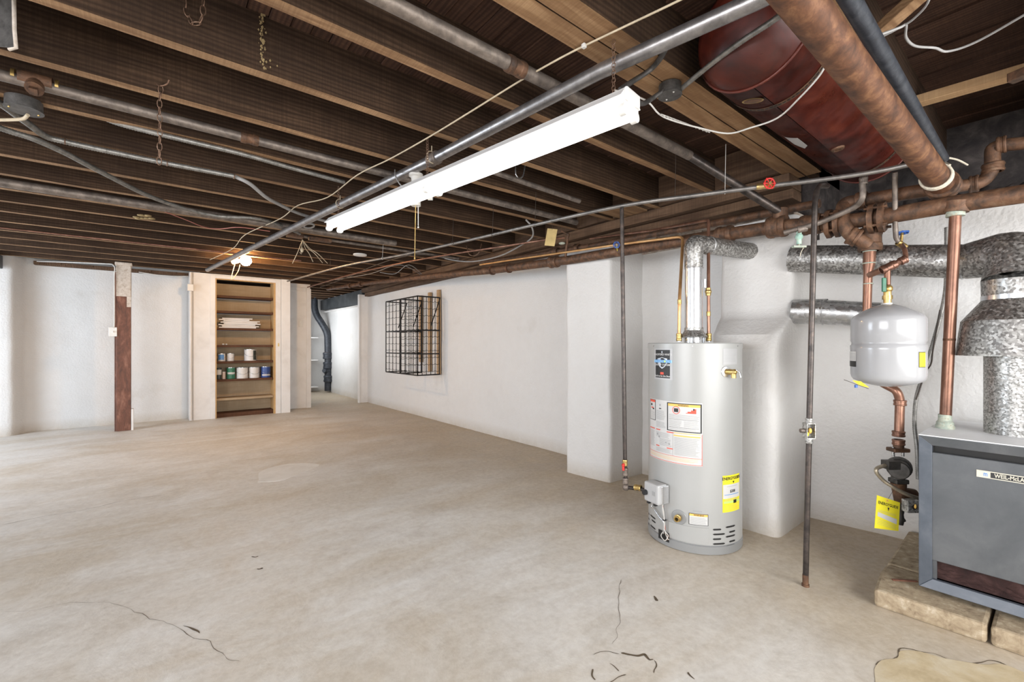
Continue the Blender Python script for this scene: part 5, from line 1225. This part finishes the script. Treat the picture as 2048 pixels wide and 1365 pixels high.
# front frame, mitred look: stiles and rails with a sloped reveal
fw_ = .045
MB(BOILB).prism([(BX, BY, BZ0 - .0), (BX, BY, BZ1 - .005), (BX + .012, BY - fw_, BZ1 - .045), (BX + .012, BY - fw_, BZ0 + .045)], (.03, 0, 0)).build('frame_stile', bo, bevel=.002)
MB(BOILG).prism([(BX, BY, BZ1 - .005), (BX, YR, BZ1 - .005), (BX + .012, YR, BZ1 - .048), (BX + .012, BY - fw_, BZ1 - .048)], (.03, 0, 0)).build('frame_rail', bo, bevel=.002)
MB(BOILB).prism([(BX, BY, BZ0), (BX, YR, BZ0), (BX + .014, YR, BZ0 + .045), (BX + .014, BY - fw_, BZ0 + .045)], (.05, 0, 0)).build('frame_rail', bo, bevel=.002)
MB(BLACK).box((BX + .05, YR + .03, BZ0 + .04), (BX + .06, BY - fw_, BZ1 - .04)).build('dark_recess', bo)
zp1 = ax(1851, 903, BX + .02).z; zp0 = ax(1852, 1117, BX + .02).z
MB(BOILG).box((BX + .018, YR + .03, zp0), (BX + .045, BY - fw_ + .003, zp1)).build('front_panel', bo, bevel=.003)
MB(BOILB).box((BX + .03, YR + .03, BZ0 + .03), (BX + .05, BY - fw_, BZ0 + .045)).build('lower_lip', bo)
MB(BOILG).box((BX + .03, BY - fw_ - .014, BZ0 + .03), (BX + .05, BY - fw_, zp0)).build('lower_jamb', bo)
mb = MB(FLUFF)
for k in range(26):
    y = BY - .07 - k * .036; P = [Vector((BX + .044 + random.uniform(-.006, .004), y + random.uniform(-.05, .05), BZ0 + .05 + random.uniform(0, .05))) for _ in range(4)]; mb.tube(spline(P, 3), .0009, 4, False)
mb.box((BX + .046, YR + .03, BZ0 + .04), (BX + .05, BY - fw_ - .014, zp0)); mb.build('dust_strands', bo)['kind'] = 'stuff'
# badge
q0 = ax(1953, 939.5, BX + .017); q1 = ax(1953, 953.5, BX + .017); yb0 = q0.y; zt, zb = q0.z, q1.z; hb = zt - zb
mb = MB(CREAM).box((BX + .0145, yb0 - .32, zb), (BX + .018, yb0, zt)); mb.use(INKK).box((BX + .0138, yb0 - .315, zb + hb * .12), (BX + .0145, ax(1981, 940, BX + .0145).y, zt - hb * .12)); bdg = mb.build('badge', bo, bevel=.0005)
def wtext(mb, txt, y0, y1, z, size, x):
    vs, fs = text_mesh(txt, size, True); lo = min(v.x for v in vs); hi = max(v.x for v in vs)
    mb.add([Vector((x, y0 + (v.x - lo) / (hi - lo) * (y1 - y0), z + v.y)) for v in vs], fs)
def by(px): return ax(px, 940, BX + .013).y
mb = MB(CREAM); wtext(mb, 'WEIL-McLAIN', by(1988.5), by(2061), zb + hb * .50, hb * .78, BX + .0132); mb.build('badge_lettering', bdg)
mb = MB(BLUI); wtext(mb, 'm', by(1967), by(1975), zb + hb * .55, hb * .95, BX + .0138); mb.build('badge_emblem', bdg); mb = MB(PAPER); wtext(mb, 'w', by(1960), by(1966), zb + hb * .55, hb * .8, BX + .0138)
mb.build('badge_emblem', bdg)
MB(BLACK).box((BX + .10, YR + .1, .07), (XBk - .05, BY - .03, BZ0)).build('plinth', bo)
# flue, draft hood, elbow
FC = Vector((3.197, .137, 0)); fr = .118
# choose the hood axis so that its left silhouettes fall where the photograph has them
bf = thing('draft_hood', 'galvanised draft hood and flue collar standing on the boiler', 'flue', FC + Vector((0, 0, BZ1)))
MB(GALVF).lathe(FC, (0, 0, 1), [(fr, BZ1 - .01), (fr, 1.26)], 48).build('lower_pipe', bf)
MB(GALV).lathe(FC, (0, 0, 1), [(.21, 1.197), (.218, 1.197), (.218, 1.197), (.198, 1.365), (.198, 1.365), (.126, 1.465), (.124, 1.465)], 56).build('skirt', bf)
MB(ALU).lathe(FC, (0, 0, 1), [(.128, 1.465), (.128, 1.487)], 48).build('crimp_ring', bf)
MB(GALV).lathe(FC, (0, 0, 1), [(.126, 1.487), (.128, 1.56)], 48).build('neck', bf)
# big flue along the wall
fe = ax(1602, 513, 3.42); fe.y = 1.145
du = thing('flue_duct', 'large galvanised flue duct along the right wall into chimney', 'duct', fe)
s0 = Vector((3.35, 1.155, 1.83)); s1 = Vector((3.345, .33, 1.690))
MB(GALV).tube([s0, s1], [.088, .090], 36, False).build('straight_section', du)
mb = MB(GALV); mb.tube(roundp([s1, Vector((3.235, .135, 1.70)), FC + Vector((0, 0, 1.555))], .12, 4), [.092] + [.105] * 2 + [.115] * 3 + [.128, .128], 36, False); mb.build('elbow', du)
MB(GALVP).torus(s1, s1 - s0, .092, .004, 36).build('joint_ring', du)
lo_ = thing('flue_duct', 'shorter lower galvanised duct ending behind the white tank', 'duct', (3.36, 1.15, 1.46))
MB(GALVP).tube([(3.38, 1.155, 1.475), (3.40, .97, 1.465)], .083, 32, False).build('end_collar', lo_)
MB(GALVP).tube([(3.39, 1.0, 1.465), (3.41, .70, 1.425)], .079, 32).build('straight_section', lo_)
MB(GALVP).torus((3.395, .985, 1.464), (.1, -1, -.1), .082, .004, 30).build('joint_ring', lo_)
# copper supply riser on the boiler
rb = az(1890, 857, BZ1 + .0); rt_ = ax(1911, 425, 3.12)
sr = thing('copper_riser', 'tall copper supply pipe standing on the boiler top', 'pipe', rb)
MB(COPPER).tube([rb, rt_], .0235, 18).build('pipe', sr)
mb = MB(CORRODE); mb.lathe(rb, (0, 0, 1), [(.038, 0), (.038, .012), (.034, .02), (.034, .03), (.027, .04), (.026, .07)], 20); mb.build('crusted_base', sr)
tdn = (rb - rt_).normalized(); mb = MB(RUST).tube([ax(1915, 404, 3.12), rt_ - tdn * .0], [.056, .050], 20); mb.build('iron_reducer', sr); mb = MB(CORRODE); mb.cyl(rt_ - tdn * .005, rt_ + tdn * .02, .036, 18); mb.build('green_collar', sr)
MB(RUSTO).cyl(rt_.lerp(rb, .58), rt_.lerp(rb, .59), .0245, 18).build('solder_ring', sr)
mb = MB(ARMOR); corrugated(mb, spline([ax(1893, 455, 3.6), ax(1893, 540, 3.6), ax(1888, 600, 3.58), ax(1868, 680, 3.56), ax(1846, 750, 3.55), ax(1832, 800, 3.53), ax(1829, 850, 3.5), ax(1834, 900, 3.48), ax(1836, 960, 3.46)], 8), .011, .011, 8); o = mb.build('armored_cable'); tag(o, 'dark armored cable snaking down the wall beside boiler riser', 'cable')
o = MB(WIREK).tube(spline([ax(1880, 620, 3.55), ax(1866, 700, 3.53), ax(1862, 728, 3.5), ax(1850, 748, 3.52), ax(1832, 800, 3.5)]), .004, 6).build('wire'); tag(o, 'thin black wire looping beside the armored cable', 'wire')

# base slabs: two blocks with a joint, chamfered left corner
bs_ = thing('concrete_plinth', 'low tan concrete block base under the boiler', 'base', (3.1, 0, 0))
def slab(poly, name='concrete_block'):
    mb = MB(BLOCKM).prism([(x, y, -.002) for x, y in poly], (0, 0, .082)); return mb.build(name, bs_, bevel=.014)
slab([(2.685, .575), (2.705, .205), (3.05, .205), (3.05, .60), (2.92, .60)]); slab([(2.707, .195), (2.72, -.36), (3.05, -.36), (3.05, .195)]); slab([(2.72, -.37), (2.73, -.8), (3.05, -.8), (3.05, -.37)])
slab([(3.055, .60), (3.055, .2), (3.70, .2), (3.70, .62)]); slab([(3.055, .19), (3.055, -.8), (3.70, -.8), (3.70, .19)])
o = MB(POSTP).bar(az(1785, 1160, .083), az(1834, 1163, .083), .012, .006).build('stick'); tag(o, 'dark splinter lying on the concrete base left of boiler', 'stick')

# ---- armored cables on the ceiling, left
def arm(px, z, r, name, label, mat=ARMOR, step=.012):
    zs = z if isinstance(z, list) else [z] * len(px)
    mb = MB(mat); corrugated(mb, spline([az(x, y, zz) for (x, y), zz in zip(px, zs)], 8), r, step, 8); o = mb.build(name); return tag(o, label, 'cable')
arm([(-60, 175), (0, 207), (35, 232), (60, 250), (92, 273), (128, 283), (200, 299), (330, 326), (470, 353)], 2.432, .018, 'armored_cable', 'grey armored cable stapled along a joist below round box')
arm([(-60, 235), (0, 256), (30, 266), (70, 279), (130, 306), (200, 343), (300, 393), (380, 420), (440, 433), (510, 437), (560, 450), (600, 468)], [2.40] * 9 + [2.42, 2.44, 2.44], .017, 'armored_cable', 'grey armored cable sagging loose across the joists at the left')
arm([(195, 229), (238, 247), (330, 271), (480, 307), (580, 335), (690, 365)], [2.49, 2.455, 2.437, 2.437, 2.437, 2.437], .016, 'armored_cable', 'grey armored cable along the joist behind the hanging chain')
o = MB(WIREG).tube(spline([az(470, 353, 2.435), az(500, 368, 2.40), az(530, 393, 2.38), az(556, 408, 2.41), az(600, 428, 2.43), az(660, 445, 2.44)]), .013, 10).build('cable'); tag(o, 'smooth grey cable continuing from the stapled armored cable', 'cable')
for (x, y) in ((130, 283), (334, 327), (468, 353)):
    p = az(x, y, 2.43); o = MB(CHAINM).torus(p, (1, .1, 0), .016, .003, 14, 5).build('cable_staple'); tag(o, {130: 'leftmost', 334: 'middle', 468: 'rightmost'}[x] + ' of three rusty straps holding the stapled armored cable', 'strap', 'straps on the stapled armored cable')
rbx = thing('round_box', 'round grey metal ceiling box under joists at the far left', 'junction box', az(48, 222, 2.40))
c = az(48, 220, 2.40); MB(BOXM).cyl(c + Vector((0, 0, .05)), c, .066, 28).build('box', rbx, bevel=.003); cvr = MB(BOXM).cyl(c, c - Vector((0, 0, .004)), .07, 28).build('cover', rbx)
for a in (20, 200): MB(BRASS).ball(c + Vector((math.cos(R(a)) * .05, math.sin(R(a)) * .05, -.005)), .005, 8).build('screw', cvr)
o = MB(WIRET).tube(spline([az(-40, 240, 2.38), az(10, 240, 2.38), az(45, 238, 2.38), az(56, 230, 2.39)]), .008, 8).build('cable'); tag(o, 'tan cable entering the round metal ceiling box', 'cable')

# ---- black octagon box near the tank and its flexible conduits
ob = az(1340, 190, 2.40); oc = thing('junction_box', 'round dark junction box between strip light and red tank', 'junction box', ob)
MB(BOXM).cyl(ob + Vector((0, 0, .045)), ob, .05, 24).build('box', oc, bevel=.002); cvr = MB(BOXM).cyl(ob, ob - Vector((0, 0, .004)), .053, 24).build('cover', oc)
for a in (60, 240): MB(WIREW).ball(ob + Vector((math.cos(R(a)) * .032, math.sin(R(a)) * .032, -.004)), .004, 8).build('screw', cvr)
mb = MB(ARMOR); corrugated(mb, spline([ob + Vector((.03, -.03, .02)), az(1420, 130, 2.41), az(1480, 85, 2.40), az(1545, 42, 2.39), az(1600, 0, 2.38), az(1700, -70, 2.38)], 10), .0115, .010, 10); tag(mb.build('armored_cable'), 'armored cable from dark round box crossing before the red tank', 'cable')
mb = MB(BOXM); corrugated(mb, spline([ob + Vector((-.03, .0, .02)), az(1300, 200, 2.36), az(1282, 207, 2.30), fn + Vector((0, 0, .03))], 10), .011, .009, 10); tag(mb.build('armored_cable'), 'short dark flexible cable joining round box and strip light', 'cable')
mb = MB(BOXM); corrugated(mb, spline([az(1240, 180, 2.27), az(1262, 165, 2.36), az(1300, 140, 2.43), az(1320, 118, 2.44), az(1330, 100, 2.44)], 10), .0115, .010, 10); tag(mb.build('armored_cable'), 'dark flexible cable curving up above strip light near end', 'cable')

# ---- thin wires across the ceiling
o = MB(WIRET).tube(spline([az(1700, -170, 2.43), az(1530, -85, 2.44), az(1360, 0, 2.44), az(1260, 48, 2.44), az(1168, 92, 2.44), az(1110, 122, 2.44), az(1035, 165, 2.44), az(950, 218, 2.43), az(860, 273, 2.42), az(780, 318, 2.43), az(715, 350, 2.42), az(655, 395, 2.43), az(596, 411, 2.42), az(560, 438, 2.42), az(490, 470, 2.42), az(465, 498, 2.41), az(420, 520, 2.42)], 5), .0042, 6).build('wire'); tag(o, 'long tan twin wire crossing joists above steel pipe', 'wire')
o = MB(WIREW).box(*[(lambda p: (p.x + s_, p.y + s_, p.z + s_))(az(1168, 92, 2.436)) for s_ in (-.008, .008)]).build('wire_clip', bevel=.002); tag(o, 'small white clip on the tan wire at the doubled joist', 'clip')
o = MB(WIRER).tube(spline([az(330, 424, 2.43), az(372, 440, 2.43), az(410, 455, 2.43), az(440, 458, 2.43), az(480, 455, 2.43), az(540, 463, 2.42)], 5), .004, 6).build('wire'); tag(o, 'thin pinkish wire wandering under far joists left of bulb', 'wire')
o = MB(WIREK).tube(spline([az(640, 575, 2.35), az(700, 553, 2.35), az(740, 535, 2.35), az(800, 515, 2.33), az(850, 510, 2.34), az(900, 520, 2.34)], 5), .005, 6).build('wire'); tag(o, 'dark wire looping along thin copper pipe', 'wire')
o = MB(WIREG).tube(spline([az(670, 560, 2.37), az(740, 548, 2.36), az(800, 530, 2.35), az(845, 552, 2.3), az(818, 530, 2.33), az(790, 548, 2.3), az(760, 545, 2.35)], 5), .0045, 6).build('wire'); tag(o, 'tangled grey wire loops near far end of the mains', 'wire')
mb = MB(WIRET)
for e in ((585, 527), (626, 524), (645, 526), (655, 527), (600, 505)):
    mb.tube(spline([az(605, 480, 2.44), az(603 + (e[0] - 600) * .3, 497, 2.40), az(603 + (e[0] - 600) * .6, 508, 2.34), az(e[0], e[1], 2.26)], 5), .004, 5)
mb.ball(az(604, 500, 2.38), .02, 8, (1, 1, 1.6)); mb.build('wire_tangle'); tag(bpy.data.objects['wire_tangle'], 'tangle of old tan wires dangling right of bare bulb', 'wire')
o = MB(WHITEPL).cyl(az(720, 509, 2.44), az(720, 509, 2.44) - Vector((0, 0, .015)), .085, 24).build('ceiling_disc', bevel=.003); tag(o, 'flat white round disc under far joists', 'ceiling plate')
mb = MB(RUST); mb.box(*[tuple(az(590, 470, 2.44) + Vector((s_ * .08, s_ * .05, s_ * .02 - .01))) for s_ in (-1, 1)]); mb.box(*[tuple(az(640, 478, 2.44) + Vector((s_ * .12, s_ * .03, s_ * .02 - .01))) for s_ in (-1, 1)]); o = mb.build('porcelain_block', bevel=.004); tag(o, 'old brown wiring block above the tangle of wires', 'wiring block')
o = MB(WIREG).torus(az(618, 452, 2.40), (0, 0, 1), .09, .010, 20, 6, (1, .45)).build('cable_loop'); tag(o, 'small loop of grey cable at the far end of strip light', 'cable')
nst = MB(FOAM)
for k in range(9): nst.ball(az(290 + random.uniform(-22, 24), 434 + random.uniform(-4, 4) + 0, 2.445), .022, 6, (1.4, 1, .5))
o = nst.build('nest'); tag(o, 'small dried mud nest on a far joist at the left', 'nest')

# ---- chains
def chain(pts, label, step=.034, rl=.0125, wr=.0024):
    P = resample(spline(pts, 8), step); t = thing('chain', label, 'chain', P[-1] if P[-1].z < P[0].z else P[0])
    for i in range(len(P) - 1):
        d = (P[i + 1] - P[i]).normalized(); sd_ = d.cross(Vector((1, .3, .1))).normalized()
        if i % 2: sd_ = d.cross(sd_).normalized()
        MB(CHAINM).torus((P[i] + P[i + 1]) / 2, sd_, rl, wr, 14, 5, (1.6, .75), d).build('link', t)
    return t
hc = ay(322, 165, 2.695); dc = dep(hc)
t = chain([ad(322, 172, dc), ad(319, 210, dc), ad(320, 260, dc), ad(318, 335, dc)], 'rusty jack chain hanging down from a joist at the left')
MB(CHAINM).tube(spline([ad(300, 158, dc), ad(312, 168, dc), ad(322, 172, dc), ad(334, 168, dc), ad(338, 160, dc)]), .004, 6).build('hook_wire', t)
hc2 = ay(390, 20, 2.19); d2_ = dep(hc2)
chain([ad(371, -20, d2_), ad(371, 15, d2_), ad(378, 38, d2_), ad(390, 52, d2_), ad(402, 42, d2_), ad(407, 15, d2_), ad(406, -20, d2_)], 'rusty chain loop hanging at the top edge left of centre', .036)
o = MB(CHAINM).tube(spline([ad(270, 3, d2_), ad(276, 12, d2_), ad(284, 18, d2_), ad(292, 24, d2_), ad(300, 8, d2_)]), .005, 6).build('bent_nail'); tag(o, 'bent rusty nail left of the chain loop at top edge', 'nail')

# ---- hanging panel at the upper left edge
hp_ = thing('hanging_panel', 'dark panel with whitish edge hanging at the upper left corner', 'panel', ay(0, 90, 2.0))
a_ = [ad(x, y, dep(az(10, 95, 2.36))) for x, y in ((-120, -200), (24, -200), (32, 96), (-120, 80))]
MB(BOXM).prism(a_, FW * .004).build('sheet', hp_); MB(POSTW).tube([a_[1], ad(29, 60, dep(a_[0])), a_[2], ad(18, 99, dep(a_[0]))], .006, 8).build('edge_strip', hp_)
